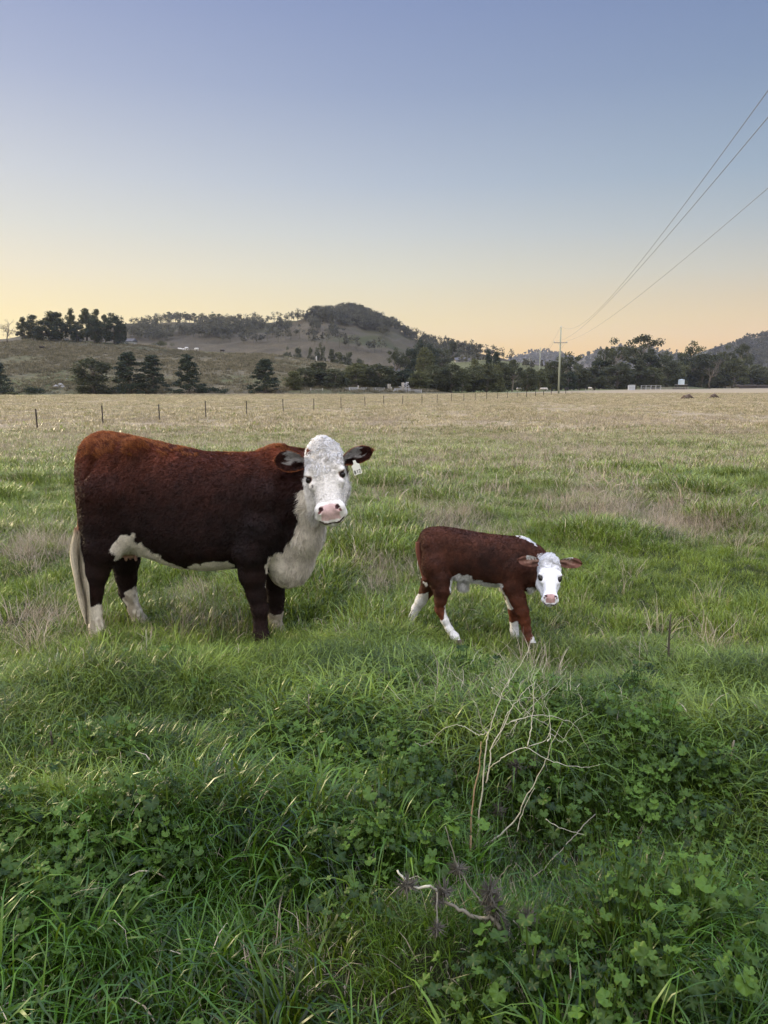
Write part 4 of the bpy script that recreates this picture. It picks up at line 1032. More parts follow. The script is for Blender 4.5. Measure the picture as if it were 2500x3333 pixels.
# ------------------------------------------------------------------ the cow
def ZC(x, y): return (200 + x * .633, 1350 + y * .633)
def build_cow():
    YM = 5.42
    S = SDF(P(225, 1500, 5.4) * (1, 0, 0) + (-.03, 4.72, -.20), (P(1215, 1500, 5.1)[0] + .02, 5.98, 1.46), .0075)
    rows = [(264, 1505, 1590, .03, 5.38), (269, 1484, 1650, .09, 5.38), (281, 1455, 1715, .165, 5.38), (304, 1425, 1762, .22, 5.38), (345, 1406, 1785, .255, 5.39), (400, 1413, 1790, .275, 5.39), (453, 1425, 1795, .285, 5.40), (520, 1440, 1822, .315, 5.41), (580, 1455, 1842, .335, 5.42),
            (675, 1473, 1852, .335, 5.43), (770, 1477, 1845, .31, 5.43), (865, 1473, 1850, .275, 5.42), (925, 1480, 1862, .235, 5.40), (975, 1520, 1850, .17, 5.38), (1010, 1580, 1800, .08, 5.36)]
    st = []
    for x, t, b, w, yc in rows:
        pt, pb_ = P(x, t, YM), P(x, b, YM); st.append(((pt[0] + pb_[0]) / 2, pt[2], pb_[2], w, yc - YM))
    S.loft((0, YM, 0), (1, 0, 0), (0, 0, 1), (0, 1, 0), st, .03, 2.35, .10)
    q = lambda px, py, Y: P(px, py, Y)
    # haunches, hips, shoulders
    for sg, Yn in ((-1, 5.22), (1, 5.58)):
        S.chain([q(362, 1500, YM + sg * .13), q(341, 1600, Yn), q(336, 1700, Yn + sg * .0)], [.125, .158, .142], .06)
        S.ball(q(440, 1462, YM + sg * .17), .06, .08); S.ball(q(292, 1490, YM + sg * .10), .05, .05)
        S.chain([q(905, 1500, YM + sg * .10), q(872, 1620, YM + sg * .19), q(862, 1740, YM + sg * .17)], [.10, .125, .13], .08)
    for sg in (-1, 1):      # hollow flank, crease before the thigh, behind the shoulder, neck groove
        f = lambda px, py, dy: q(px, py, YM + sg * dy)
        S.cone(f(490, 1500, .37), f(560, 1540, .41), .07, .05, .07, sub=True); S.cone(f(445, 1580, .36), f(425, 1700, .38), .03, .05, .06, sub=True)
        S.cone(f(765, 1560, .385), f(752, 1700, .40), .04, .05, .06, sub=True); S.cone(f(930, 1530, .30), f(915, 1680, .33), .03, .035, .05, sub=True)
        S.cone(f(300, 1500, .25), f(285, 1600, .27), .02, .03, .05, sub=True)
        for kx in range(5): S.cone(f(590 + kx * 34, 1560, .345 + .003 * kx), f(580 + kx * 34, 1720, .350), .008, .008, .03, sub=True)
    # near hind leg
    S.chain([q(335, 1690, 5.22), q(330, 1780, 5.19), q(316, 1860, 5.19), q(307, 1925, 5.20), q(309, 1985, 5.20), q(316, 2042, 5.20), q(322, 2078, 5.17)], [.145, .120, .078, .055, .040, .048, .056], .03)
    S.chain([q(395, 1740, 5.22), q(340, 1800, 5.2)], [.09, .09], .05); S.ball(q(291, 1925, 5.22), .035, .03)
    # far hind leg
    S.chain([q(380, 1720, 5.6), q(408, 1820, 5.62), q(410, 1880, 5.64), q(418, 1930, 5.65), q(438, 1985, 5.64), q(456, 2022, 5.63), q(468, 2052, 5.60)], [.14, .102, .072, .058, .044, .050, .056], .03)
    S.ball(q(404, 1925, 5.66), .035, .03)
    # near fore leg
    S.chain([q(850, 1720, 5.19), q(820, 1800, 5.16), q(822, 1870, 5.17), q(834, 1935, 5.18), q(846, 1985, 5.18), q(848, 2030, 5.18), q(850, 2068, 5.17), q(856, 2095, 5.15)], [.145, .122, .090, .062, .053, .041, .050, .056], .035)
    # far fore leg
    S.chain([q(890, 1780, 5.56), q(894, 1880, 5.58), q(897, 1950, 5.58), q(896, 1990, 5.58), q(896, 2030, 5.58), q(906, 2058, 5.56), q(914, 2078, 5.53)], [.12, .085, .062, .055, .044, .052, .056], .03)
    # neck, dewlap, brisket
    S.chain([q(895, 1560, 5.40), q(965, 1550, 5.37), q(1045, 1520, 5.30)], [.19, .155, .12], .08)
    S.chain([q(905, 1680, 5.38), q(985, 1630, 5.28), q(1040, 1580, 5.22)], [.22, .165, .12], .08)
    S.chain([q(1022, 1650, 5.2), q(985, 1740, 5.28), q(942, 1835, 5.36), q(935, 1862, 5.38)], [.085, .13, .135, .115], .06)
    # belly fold at the flank, udder skin
    S.chain([q(430, 1740, 5.28), q(470, 1775, 5.3)], [.05, .06], .05); S.ball(q(425, 1775, 5.42), .10, .05, (1.0, 1.1, .75))
    Hd = Head(q(1044, 1444, 5.14), q(1070, 1642, 4.90), (1, -.10, 0), .98); Hd.sculpt(S)
    V, F = S.mesh()
    V = V + ((fbm(V * 9, 70, 3) - .5) * .014)[:, None] * np.array([.3, 1, .3]) * (Hd.loc(V)[:, 2:3] < -.3)
    # breed markings, with light from above and shade below painted in
    whitepoly = [ZC(*a) for a in ((300,650),(318,612),(345,588),(390,588),(408,630),(455,655),(500,690),(560,735),(600,752),(640,782),(662,765),(740,752),(800,738),(880,740),(900,790),(900,900),(600,900),(420,800),(415,745),(285,745),(288,690))]
    chestpoly = [ZC(*a) for a in ((1232,545),(1210,590),(1175,650),(1140,690),(1095,690),(1070,725),(1068,780),(1060,850),(1100,920),(1500,920),(1500,300),(1300,330),(1228,380))]
    def cow_col(p):
        n = len(p); px, py = proj(p * (1, 0, 1) + (0, YM - .15, 0)); wob = (vnoise(p * 26, 8) - .5) * 26; px = px + wob; py = py + (vnoise(p * 26, 9) - .5) * 26
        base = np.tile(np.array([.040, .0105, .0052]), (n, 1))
        topw = sstep(1.02, 1.36, p[:, 2])[:, None]; base = base * (1 - topw) + np.array([.125, .032, .012]) * topw  # lit back painted as a lighter red-brown
        dark = sstep(1.12, .70, p[:, 2])[:, None] * .92; base = base * (1 - dark) + np.array([.0110, .0040, .0030]) * dark  # chocolate flank, deepened with painted shade towards the belly
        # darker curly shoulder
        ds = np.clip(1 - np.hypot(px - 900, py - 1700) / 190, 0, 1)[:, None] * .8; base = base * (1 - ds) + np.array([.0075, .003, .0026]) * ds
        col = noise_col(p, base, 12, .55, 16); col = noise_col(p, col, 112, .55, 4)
        cream = lambda q_: noise_col(q_, np.tile(np.array([.80, .74, .62]), (len(q_), 1)), 14, .16, 25)
        w = in_poly(px, py, whitepoly) & (p[:, 2] > .3); w |= in_poly(px, py, chestpoly) & (p[:, 1] < 5.62)
        # socks
        nh = (px < 360) & (p[:, 1] < 5.4) & (py > 1978 + wob * .6 - 18 * (px - 300) / 30 * (px > 300)); fh = (px > 355) & (px < 520) & (py > 1935 - (px - 400) * .9 + wob * .8) & (p[:, 1] > 5.45) & (py > 1880)
        ff = (px > 840) & (px < 960) & (p[:, 1] > 5.45) & (py > 2028 + wob)
        w |= nh | fh | ff
        w &= ~(~(nh | fh | ff) & (((p[:, 1] < 5.22) & (px < 392)) | ((p[:, 1] > 5.5) & (px < 500))))
        dirt = sstep(.45, .75, vnoise(p * 34, 21) + .5 * sstep(.12, -.1, p[:, 2]))[:, None] * (p[:, 2:3] < .35); crm = cream(p) * (1 - dirt * .6) + np.array([.22, .17, .10]) * dirt * .6
        col[w] = crm[w]
        ud = (np.hypot((px - 425) / 55, (py - 1805) / 26) < 1) & (p[:, 2] > .4) & (p[:, 1] > 5.3); col[ud] = (.50, .33, .26)
        col = Hd.paint(p, col, lambda q_: noise_col(q_, np.tile(np.array([.78, .75, .685]), (len(q_), 1)), 15, .14, 30), [(-.088, .055, .022, (.12, .035, .02)), (-.092, .303, .009, (.05, .035, .03))])
        return col
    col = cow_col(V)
    base0 = P(620, 2060, 5.4) * (1, 1, 0) + (0, 0, -.13)
    cow = empty('cow', base0); tag(cow, 'large red-brown cow with white face and a numbered ear tag, standing on the left', 'cow')
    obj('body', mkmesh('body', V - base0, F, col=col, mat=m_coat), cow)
    # ---- coat hair
    def flow(p, nn):
        q_ = Hd.loc(p); d = np.tile(np.array([-.75, 0, -.65]), (len(p), 1)); low = (p[:, 2] < .55)[:, None]; d = np.where(low, np.array([0, 0, -1.]), d)
        br = ((p[:, 0] > P(900, 1700, 5.3)[0]) & (q_[:, 2] < -.2))[:, None]; d = np.where(br, np.array([-.1, -.2, -1.]), d)
        hd = ((q_[:, 1] > -.08) & (q_[:, 2] > -.22) & (q_[:, 1] < .62) & (abs(q_[:, 0]) < .17))[:, None]
        d = np.where(hd, Hd.d * .6 * np.sign(q_[:, 1:2] - .22) + Hd.r * np.sign(q_[:, :1]) * .6, d); return d
    def length(p):
        q_ = Hd.loc(p); L_ = np.full(len(p), .020); L_[p[:, 2] < .5] = .011
        L_ = L_ + .008 * sstep(1.1, 1.35, p[:, 2])
        hd = (q_[:, 1] > -.08) & (q_[:, 2] > -.2) & (q_[:, 1] < .62) & (abs(q_[:, 0]) < .17); L_[hd] = np.where(q_[hd, 1] < .24, .016, .010); L_[hd & (q_[:, 1] > .43)] = .002
        br = (p[:, 0] > P(930, 1700, 5.3)[0]) & ~hd & (p[:, 2] > .3); L_[br] = .042
        near_eye = np.minimum(np.linalg.norm(q_ - [.118, .246, -.016], axis=1), np.linalg.norm(q_ - [-.118, .246, -.016], axis=1)) < .055; L_[near_eye] = .001
        return L_
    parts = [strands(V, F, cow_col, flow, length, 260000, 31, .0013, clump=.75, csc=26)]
    # shaggy spine and brisket fringe; backlit orange rim put into the hair colour
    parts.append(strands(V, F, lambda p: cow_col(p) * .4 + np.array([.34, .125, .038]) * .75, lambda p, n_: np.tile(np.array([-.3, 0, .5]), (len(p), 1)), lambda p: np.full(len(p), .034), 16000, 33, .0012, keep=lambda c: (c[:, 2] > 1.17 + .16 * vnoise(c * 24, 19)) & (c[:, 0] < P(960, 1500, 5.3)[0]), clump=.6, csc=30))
    # curls on the forehead
    parts.append(strands(V, F, lambda p: noise_col(p, np.where((vnoise(p * 30, 2) > .80)[:, None], np.array([.74, .68, .60]), np.array([.96, .94, .90])) * np.where((np.hypot(Hd.loc(p)[:, 0] + .088, Hd.loc(p)[:, 1] - .05) < .022)[:, None], np.array([.22, .08, .05]), 1.0), 3, .2, 40), lambda p, n_: Hd.r * (vnoise(p * 14, 5)[:, None] - .5) * 3 + Hd.d * (vnoise(p * 14, 6)[:, None] - .5) * 3,
                     lambda p: .034 + .02 * vnoise(p * 20, 4), 2900, 35, .0024, keep=lambda c: (np.linalg.norm(np.abs(Hd.loc(c)) * [1, 1, 0] - [.112, .246, 0], axis=1) > .052) & (Hd.loc(c)[:, 1] < .06 + .26 * vnoise(c * 45, 6)) & (Hd.loc(c)[:, 1] > -.08) & (Hd.loc(c)[:, 2] > -.13) & (abs(Hd.loc(c)[:, 0]) < .125), clump=1.6, csc=38, segs=6, curl=.9, up=.45))
    parts.append(strands(V, F, lambda p: noise_col(p, np.tile(np.array([.88, .85, .78]), (len(p), 1)), 3, .2, 60), lambda p, n_: Hd.r * ((vnoise(p * 18, 5)[:, None] - .5) * 2 + np.sign(Hd.loc(p)[:, :1]) * .5) + Hd.d * ((vnoise(p * 18, 6)[:, None] - .5) * 2 + .3), lambda p: .020 - .022 * np.clip(Hd.loc(p)[:, 1] - .15, 0, .5), 6500, 37, .0015,
                     keep=lambda c: (np.linalg.norm(np.abs(Hd.loc(c)) * [1, 1, 0] - [.120, .246, 0], axis=1) > .045) & (Hd.loc(c)[:, 1] < .43) & (Hd.loc(c)[:, 1] > .05) & (Hd.loc(c)[:, 2] > -.16) & (abs(Hd.loc(c)[:, 0]) < .14), clump=1.1, csc=40, segs=4, curl=.6, up=.35))
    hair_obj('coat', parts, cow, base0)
    # ---- ears
    brown = (.045, .014, .010); rim = (.26, .085, .035); tuft = (.42, .40, .38)
    for sd, base, tip, W in ((-1, q(990, 1508, 5.12), q(893, 1499, 5.06), .073), (1, q(1118, 1500, 5.13), q(1212, 1466, 5.08), .058)):
        eV, eF, eC, fw = ear_mesh(Hd, sd, base, tip, (0, 0, 1.), W, brown, rim, tuft)
        e = obj('ear', mkmesh('ear', eV - base0, eF, col=noise_col(eV, eC, 4, .3, 50), mat=m_coat), cow)
        Lv = unit(tip - base)
        n_in = 22 * 15; pick = np.arange(len(eF)) < 21 * 14
        def ecol(p, eV=eV, eC=eC):
            k = np.array([np.argmin(((eV[:330] - a) ** 2).sum(1)) for a in p]); return eC[k]
        h1 = strands(eV, eF[pick][:, ::-1] if np.cross(eV[eF[0][2]] - eV[eF[0][0]], eV[eF[0][3]] - eV[eF[0][1]]) @ fw < 0 else eF[pick], ecol, lambda p, n_, Lv=Lv: np.tile(Lv, (len(p), 1)) + np.array([0, 0, -.1]), lambda p: np.full(len(p), .024), 1800, 41 + sd, .0012, clump=.4)
        h2 = strands(eV, eF[len(eF) // 2 - 20:] if False else eF, lambda p: np.tile(np.array(rim), (len(p), 1)), lambda p, n_, Lv=Lv: np.tile(Lv, (len(p), 1)), lambda p: np.full(len(p), .013), 1500, 51 + sd, .001,
                     keep=lambda c, base=base, tip=tip, W=W: abs((c - base) @ np.array([0, 0, 1.])) > -1, clump=.3)
        Vc, Qc, Tc, Cc = h2; sel = None
        hair_obj('ear_hair', [h1], e, base0)
    # ---- eyes
    for sd in (-1, 1):
        c = Hd.at(sd * .1165, .246, -.030); b = MB(); b.tube([c + Hd.n * t for t in (-.022, -.018, -.010, 0, .010, .018, .022)], [.004, .012, .0175, .0195, .0175, .012, .004], 14)
        e = b.build('eye', m_eye, cow); e.data.transform(__import__('mathutils').Matrix.Translation(tuple(-base0)))
    # ---- ear tag with its number
    tc_ = q(1159, 1523, 5.09); tg = MB(); R_ = unit(np.array([1, .12, .32])); U_ = unit(np.array([-.22, .05, 1.])); N_ = unit(np.cross(R_, U_)); N_ = N_ if N_[1] < 0 else -N_
    U_ = unit(np.cross(N_, R_)); U_ = U_ if U_[2] > 0 else -U_
    out2 = [(-.026, -.045), (.029, -.045), (.030, .020), (.014, .030), (.012, .052), (-.006, .052), (-.008, .030), (-.024, .018)]
    Vt = [tc_ + R_ * a + U_ * b_ + N_ * z for z in (.001, -.001) for a, b_ in out2]; nt = len(out2)
    me = bpy.data.meshes.new('ear_tag'); me.from_pydata([tuple(v - base0) for v in Vt], [], [list(range(nt)), list(range(2 * nt - 1, nt - 1, -1))] + [[i, i + nt, (i + 1) % nt + nt, (i + 1) % nt] for i in range(nt)]); me.materials.append(m_tag)
    to = obj('ear_tag', me, cow)
    seg = {'8': [[(.5,.52),(.15,.7),(.2,.95),(.5,1),(.8,.95),(.85,.7),(.5,.52),(.1,.3),(.15,.05),(.5,0),(.85,.05),(.9,.3),(.5,.52)]], '1': [[(.35,.82),(.6,1),(.6,0)]], '2': [[(.1,.75),(.2,.95),(.5,1),(.82,.9),(.82,.68),(.1,0),(.92,0)]]}
    b = MB()
    for i, ch in enumerate('812'):
        for pl in seg[ch]:
            pts = [tc_ + R_ * (-.021 + .0165 * i + .0115 * x) + U_ * (-.036 + .021 * y) + N_ * .0022 for x, y in pl]
            for a_, b_ in zip(pts[:-1], pts[1:]): b.bar(a_ - base0, b_ - base0, .0030, .0030)
    b.build('tag_number', m_ink, to, smooth=False)
    # ---- udder with teats
    uc = q(425, 1800, 5.42); ud = MB(); ud.tube(curve([uc + (-.02, 0, .07), uc + (0, 0, .03), uc + (.01, 0, -.015), uc + (.01, 0, -.035)], 3), np.interp(np.linspace(0, 3, 10), [0, 1, 2, 3], [.08, .095, .075, .03]), 16)
    uo = ud.build('udder', m_skin, cow); uo.data.transform(__import__('mathutils').Matrix.Translation(tuple(-base0)))
    for px, py, Y in ((409, 1812, 5.36), (423, 1808, 5.44), (441, 1812, 5.36), (463, 1800, 5.42)):
        c = q(px, py, Y) - base0; MB().tube([c + (0, 0, .035), c, c + (.002, 0, -.022), c + (.002, 0, -.032)], [.014, .012, .0105, .005], 8).build('teat', m_skin, uo)
    # ---- hooves
    for px, py, Y in ((324, 2092, 5.16), (472, 2064, 5.59), (858, 2108, 5.14), (917, 2088, 5.52)):
        c = q(px, py, Y) - base0; hb = MB()
        for dx in (-.024, .024): hb.tube([c + (dx, 0, .05), c + (dx * 1.15, -.01, .02), c + (dx * 1.25, -.02, -.02)], [.026, .034, .042], 9)
        hb.build('hoof', m_hoof, cow)
    # ---- tail
    tl = [q(268, 1468, 5.36), q(258, 1520, 5.32), q(260, 1600, 5.29), q(263, 1690, 5.26), q(258, 1760, 5.22)]
    tp = curve(tl, 6); t_ = MB(); t_.tube(tp - base0, np.linspace(.034, .020, len(tp)), 9)
    to = t_.build('tail', None, cow); cc = np.tile(np.array([.15, .04, .018]), (len(to.data.vertices), 1))
    a = to.data.color_attributes.new('coat', 'FLOAT_COLOR', 'POINT'); c4 = np.ones((len(cc), 4), np.float32); c4[:, :3] = cc; a.data.foreach_set('color', c4.ravel()); to.data.materials.append(m_coat)
    r = np.random.default_rng(5); VV = []; QQ = []; CC = []; n0 = 0
    main = curve([q(260, 1715, 5.20), q(252, 1790, 5.16), q(262, 1880, 5.13), q(276, 1960, 5.10), q(285, 2030, 5.08)], 5); m_ = len(main)
    for k in range(1500):
        u0 = r.random() * .55; u1 = min(1, u0 + .35 + r.random() * .4); ii = np.linspace(u0, u1, 9); path = np.stack([np.interp(ii * (m_ - 1), np.arange(m_), main[:, j]) for j in range(3)], 1)
        wd = .042 * np.sin(np.clip(.25 + ii * .75, 0, 1) * math.pi * .95) ** .7 + .006; ang = r.random() * 6.28; rr = r.random() ** .5
        off = np.stack([np.cos(ang) * wd * rr, np.sin(ang) * wd * rr * .7, 0 * wd], 1) + np.stack([np.sin(ii * 14 + ang * 2) * .004, 0 * ii, 0 * ii], 1)
        path = path + off; wv = np.array([math.cos(ang), math.sin(ang), 0]) * .0016
        v = np.empty((18, 3)); v[0::2] = path - wv; v[1::2] = path + wv; VV.append(v); QQ.append(np.array([[2 * i, 2 * i + 1, 2 * i + 3, 2 * i + 2] for i in range(8)]) + n0); n0 += 18
        root = np.clip(1 - (ii - .0) / .10, 0, 1)[:, None]; cb = np.array([.86, .78, .60]) * (.6 + .6 * r.random()); c_ = cb * (1 - root) + np.array([.16, .05, .02]) * root; CC.append(np.repeat(c_, 2, 0))
    obj('tail_switch', mkmesh('tail_switch', np.concatenate(VV) - base0, np.concatenate(QQ), col=np.concatenate(CC), mat=m_hair), to)
    return cow
cow = build_cow()

# ------------------------------------------------------------------ the calf
def ZF(x, y): return (1280 + x * .398, 1680 + y * .398)
def build_calf():
    YM = 5.28
    S = SDF(P(1300, 1800, 5.3) * (1, 0, 0) + (-.03, 4.80, -.17), (P(1910, 1800, 5.2)[0] + .03, 5.78, .78), .0055)
    q = lambda px, py, Y: P(px, py, Y)
    rows = [(1361, 1775, 1800, .02, 5.34), (1366, 1748, 1845, .06, 5.34), (1380, 1729, 1872, .095, 5.34), (1405, 1721, 1880, .115, 5.33), (1439, 1718, 1884, .12, 5.32), (1480, 1722, 1886, .128, 5.30), (1519, 1728, 1890, .14, 5.29), (1560, 1735, 1895, .15, 5.28),
            (1598, 1740, 1902, .15, 5.27), (1640, 1743, 1908, .138, 5.26), (1680, 1745, 1912, .12, 5.25), (1715, 1758, 1915, .10, 5.24), (1745, 1790, 1905, .06, 5.23)]
    st = []
    for x, t, b, w, yc in rows: pt, pb_ = P(x, t, YM), P(x, b, YM); st.append(((pt[0] + pb_[0]) / 2, pt[2], pb_[2], w, yc - YM))
    S.loft((0, YM, 0), (1, 0, 0), (0, 0, 1), (0, 1, 0), st, .02, 2.2, .06)
    for sg in (-1, 1):
        S.chain([q(1400, 1775, 5.33 + sg * .06), q(1412, 1840, 5.33 + sg * .09), q(1425, 1885, 5.33 + sg * .10)], [.06, .082, .075], .04)
        S.chain([q(1690, 1780, 5.25 + sg * .05), q(1675, 1850, 5.25 + sg * .09), q(1668, 1905, 5.25 + sg * .09)], [.05, .068, .066], .04)
    S.chain([q(1432, 1885, 5.22), q(1438, 1920, 5.20), q(1434, 1955, 5.20), q(1432, 1985, 5.21), q(1448, 2020, 5.20), q(1462, 2048, 5.19), q(1480, 2072, 5.17), q(1488, 2088, 5.15)], [0.0800, 0.0593, 0.0402, 0.0313, 0.0235, 0.0226, 0.0270, 0.0270], .02)
    S.ball(q(1424, 1978, 5.22), .02, .015)
    S.chain([q(1405, 1890, 5.44), q(1390, 1920, 5.50), q(1370, 1955, 5.54), q(1354, 1980, 5.56), q(1344, 2005, 5.56), q(1336, 2028, 5.55), q(1332, 2048, 5.53)], [0.0750, 0.0517, 0.0384, 0.0296, 0.0244, 0.0252, 0.0278], .02)
    S.chain([q(1668, 1905, 5.16), q(1685, 1950, 5.14), q(1700, 1990, 5.13), q(1708, 2020, 5.13), q(1714, 2050, 5.12), q(1722, 2078, 5.10), q(1732, 2098, 5.08)], [0.0720, 0.0536, 0.0438, 0.0357, 0.0278, 0.0287, 0.0313], .02)
    S.chain([q(1655, 1905, 5.33), q(1666, 1950, 5.34), q(1672, 1990, 5.34), q(1674, 2020, 5.34), q(1674, 2050, 5.33), q(1678, 2080, 5.31), q(1682, 2100, 5.29)], [0.0620, 0.0430, 0.0347, 0.0313, 0.0261, 0.0296, 0.0313], .02)
    S.chain([q(1700, 1800, 5.26), q(1740, 1822, 5.23), q(1782, 1845, 5.17)], [.095, .080, .06], .05)
    S.chain([q(1690, 1860, 5.23), q(1735, 1872, 5.18), q(1770, 1885, 5.13)], [.09, .062, .048], .05)
    S.chain([q(1728, 1880, 5.19), q(1728, 1912, 5.19)], [.045, .032], .03)
    S.ball(q(1508, 1895, 5.29), .035, .03)
    Hd = Head(q(1790, 1816, 5.07), q(1793, 1932, 4.91), (1, -.06, -.01), .575); Hd.sculpt(S, True)
    V, F = S.mesh()
    V = V + ((fbm(V * 14, 71, 3) - .5) * .008)[:, None] * np.array([.3, 1, .3]) * (Hd.loc(V)[:, 2:3] < -.3)
    belly = [ZF(*a) for a in ((462,560),(478,500),(520,470),(560,478),(640,478),(650,520),(740,528),(780,540),(890,535),(905,590),(930,640),(900,700),(640,700),(560,640),(470,600))]
    chest = [ZF(*a) for a in ((1090,560),(1125,565),(1150,590),(1190,565),(1260,560),(1260,700),(1090,700))]
    def ccol(p):
        px, py = proj(p * (1, 0, 1) + (0, YM - .08, 0)); w1 = (vnoise(p * 40, 8) - .5) * 14; px = px + w1; py = py + (vnoise(p * 40, 9) - .5) * 14
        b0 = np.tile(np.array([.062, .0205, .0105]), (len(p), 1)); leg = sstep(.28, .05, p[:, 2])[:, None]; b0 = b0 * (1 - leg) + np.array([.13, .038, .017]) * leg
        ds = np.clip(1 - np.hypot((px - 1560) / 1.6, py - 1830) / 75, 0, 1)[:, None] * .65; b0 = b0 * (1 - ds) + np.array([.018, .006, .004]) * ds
        col = noise_col(p, b0, 12, .6, 24); col = noise_col(p, col, 113, .6, 8); wt_ = noise_col(p, np.tile(np.array([.80, .80, .79]), (len(p), 1)), 14, .08, 30)
        low = p[:, 2] < .30
        w = in_poly(px, py, belly) & ~((p[:, 1] < 5.24) & ((px < 1462) | (px > 1632))); w |= in_poly(px, py, chest) & (px > 1714) & (p[:, 2] > .12)
        nh = (px > 1405) & (px < 1520) & (p[:, 1] < 5.35) & ((py > 2010 + w1) | ((py > 1965) & (px > 1447 + w1 * .4))) & low
        fh = (px < 1400) & (p[:, 1] > 5.38) & (py > 1982 + w1 - (px - 1345) * .45) & low
        fn = (px > 1640) & (p[:, 1] < 5.22) & (py > 2060 + w1 * 1.3 - (px - 1725) * .8) & (px > 1708 + w1) & low
        ff = (px > 1640) & (px < 1720) & (p[:, 1] > 5.25) & ((py > 2040 + w1) | ((px > 1652) & (py > 1925) & (py < 1998) & (px < 1690))) & low
        w |= nh | fh | fn | ff
        w |= (px > 1686) & (px < 1750) & (p[:, 1] > 5.20) & (py < 1752 + (px - 1690) * .42) & (p[:, 2] > .5)
        w |= in_poly(px, py, [ZF(*a) for a in ((245,560),(262,535),(300,560),(300,630),(275,620))]) & (p[:, 1] > 5.28)
        col[w] = wt_[w]
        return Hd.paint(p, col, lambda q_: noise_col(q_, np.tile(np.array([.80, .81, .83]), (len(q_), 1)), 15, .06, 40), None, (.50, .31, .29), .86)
    base0 = P(1550, 2080, 5.3) * (1, 1, 0) + (0, 0, -.13)
    calf = empty('calf', base0); tag(calf, 'small red-brown calf with white face, head lowered, walking right of the cow', 'calf')
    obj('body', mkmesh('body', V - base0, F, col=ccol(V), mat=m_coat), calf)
    def flow(p, nn):
        q_ = Hd.loc(p); d = np.tile(np.array([-.7, 0, -.7]), (len(p), 1)); d = np.where((p[:, 2] < .25)[:, None], np.array([0, 0, -1.]), d)
        hd = ((q_[:, 1] > -.08) & (q_[:, 2] > -.22) & (q_[:, 1] < .62) & (abs(q_[:, 0]) < .17))[:, None]
        return np.where(hd, Hd.d * np.sign(q_[:, 1:2] - .22) * .6 + Hd.r * np.sign(q_[:, :1]) * .5, d)
    def length(p):
        q_ = Hd.loc(p); L_ = np.full(len(p), .014); L_[p[:, 2] < .25] = .009
        hd = (q_[:, 1] > -.08) & (q_[:, 2] > -.2) & (q_[:, 1] < .62) & (abs(q_[:, 0]) < .17); L_[hd] = np.where(q_[hd, 1] < .15, .012, .004); L_[hd & (q_[:, 1] > .42)] = .001
        near_eye = np.minimum(np.linalg.norm(q_ - [.118, .246, -.016], axis=1), np.linalg.norm(q_ - [-.118, .246, -.016], axis=1)) < .045; L_[near_eye] = .0007
        return L_
    parts = [strands(V, F, ccol, flow, length, 110000, 61, .0011, clump=.7, csc=36)]
    wh = lambda p: np.tile(np.array([.90, .90, .88]), (len(p), 1))
    parts.append(strands(V, F, wh, lambda p, n_: np.tile(np.array([0, 0, -1.]), (len(p), 1)), lambda p: np.full(len(p), .055), 2600, 63, .0013, keep=lambda c: (np.hypot(c[:, 0] - P(1508, 1900, 5.29)[0], c[:, 2] - P(1508, 1905, 5.29)[2]) < .05), clump=.5, segs=3))
    parts.append(strands(V, F, wh, lambda p, n_: np.tile(np.array([-.2, 0, -1.]), (len(p), 1)), lambda p: np.full(len(p), .032), 2400, 64, .0013, keep=lambda c: (in_poly(*proj(c * (1, 0, 1) + (0, YM - .08, 0)), [ZF(*a) for a in ((470,505),(560,475),(640,500),(900,600),(905,640),(640,580),(480,600))]) | in_poly(*proj(c * (1, 0, 1) + (0, YM - .08, 0)), chest)) & (abs(Hd.loc(c)[:, 0]) > .15), clump=.5))
    parts.append(strands(V, F, wh, lambda p, n_: Hd.r * (vnoise(p * 30, 5)[:, None] - .5) * 2 - Hd.d * .8, lambda p: .016 + .012 * vnoise(p * 30, 4), 1700, 65, .0013, keep=lambda c: (Hd.loc(c)[:, 1] < .03 + .17 * vnoise(c * 60, 6)) & (Hd.loc(c)[:, 1] > -.08) & (Hd.loc(c)[:, 2] > -.13) & (abs(Hd.loc(c)[:, 0]) < .125), clump=1.2, csc=60, segs=4, curl=.6))
    hair_obj('coat', parts, calf, base0)
    for sd, base, tip, W in ((-1, q(1755, 1832, 5.03), q(1688, 1824, 4.99), .040), (1, q(1823, 1832, 5.04), q(1898, 1836, 5.04), .038)):
        eV, eF, eC, fw = ear_mesh(Hd, sd, base, tip, (0, 0, 1.), W, (.15, .07, .05), (.085, .028, .015), (.22, .13, .10), cup=.3)
        up = (eV[:, 2] - (base[2] + .6 * W) > .003 + .006 * np.sin(eV[:, 0] * 300)) & (abs(eV[:, 0] - base[0]) < .09) & (abs(eV[:, 0] - base[0]) > .02); eC[up] = (.75, .75, .75)
        obj('ear', mkmesh('ear', eV - base0, eF, col=noise_col(eV, eC, 4, .4, 90), mat=m_coat), calf)
    for sd in (-1, 1):
        c = Hd.at(sd * .110, .25, -.022); b = MB(); b.tube([c + (Hd.d + Hd.r * -sd * .25) * t * 1.75 for t in (-.016, -.013, -.007, 0, .007, .013, .016)], [.003, .009, .0145, .0165, .0145, .009, .003], 12)
        e = b.build('eye', m_eye, calf); e.data.transform(__import__('mathutils').Matrix.Translation(tuple(-base0)))
    for px, py, Y in ((1491, 2096, 5.13), (1331, 2058, 5.52), (1736, 2106, 5.06), (1685, 2108, 5.27)):
        c = q(px, py, Y) - base0; hb = MB()
        for dx in (-.014, .014): hb.tube([c + (dx, 0, .03), c + (dx * 1.15, -.006, .01), c + (dx * 1.25, -.012, -.012)], [.016, .021, .025], 8)
        hb.build('hoof', m_hoof, calf)
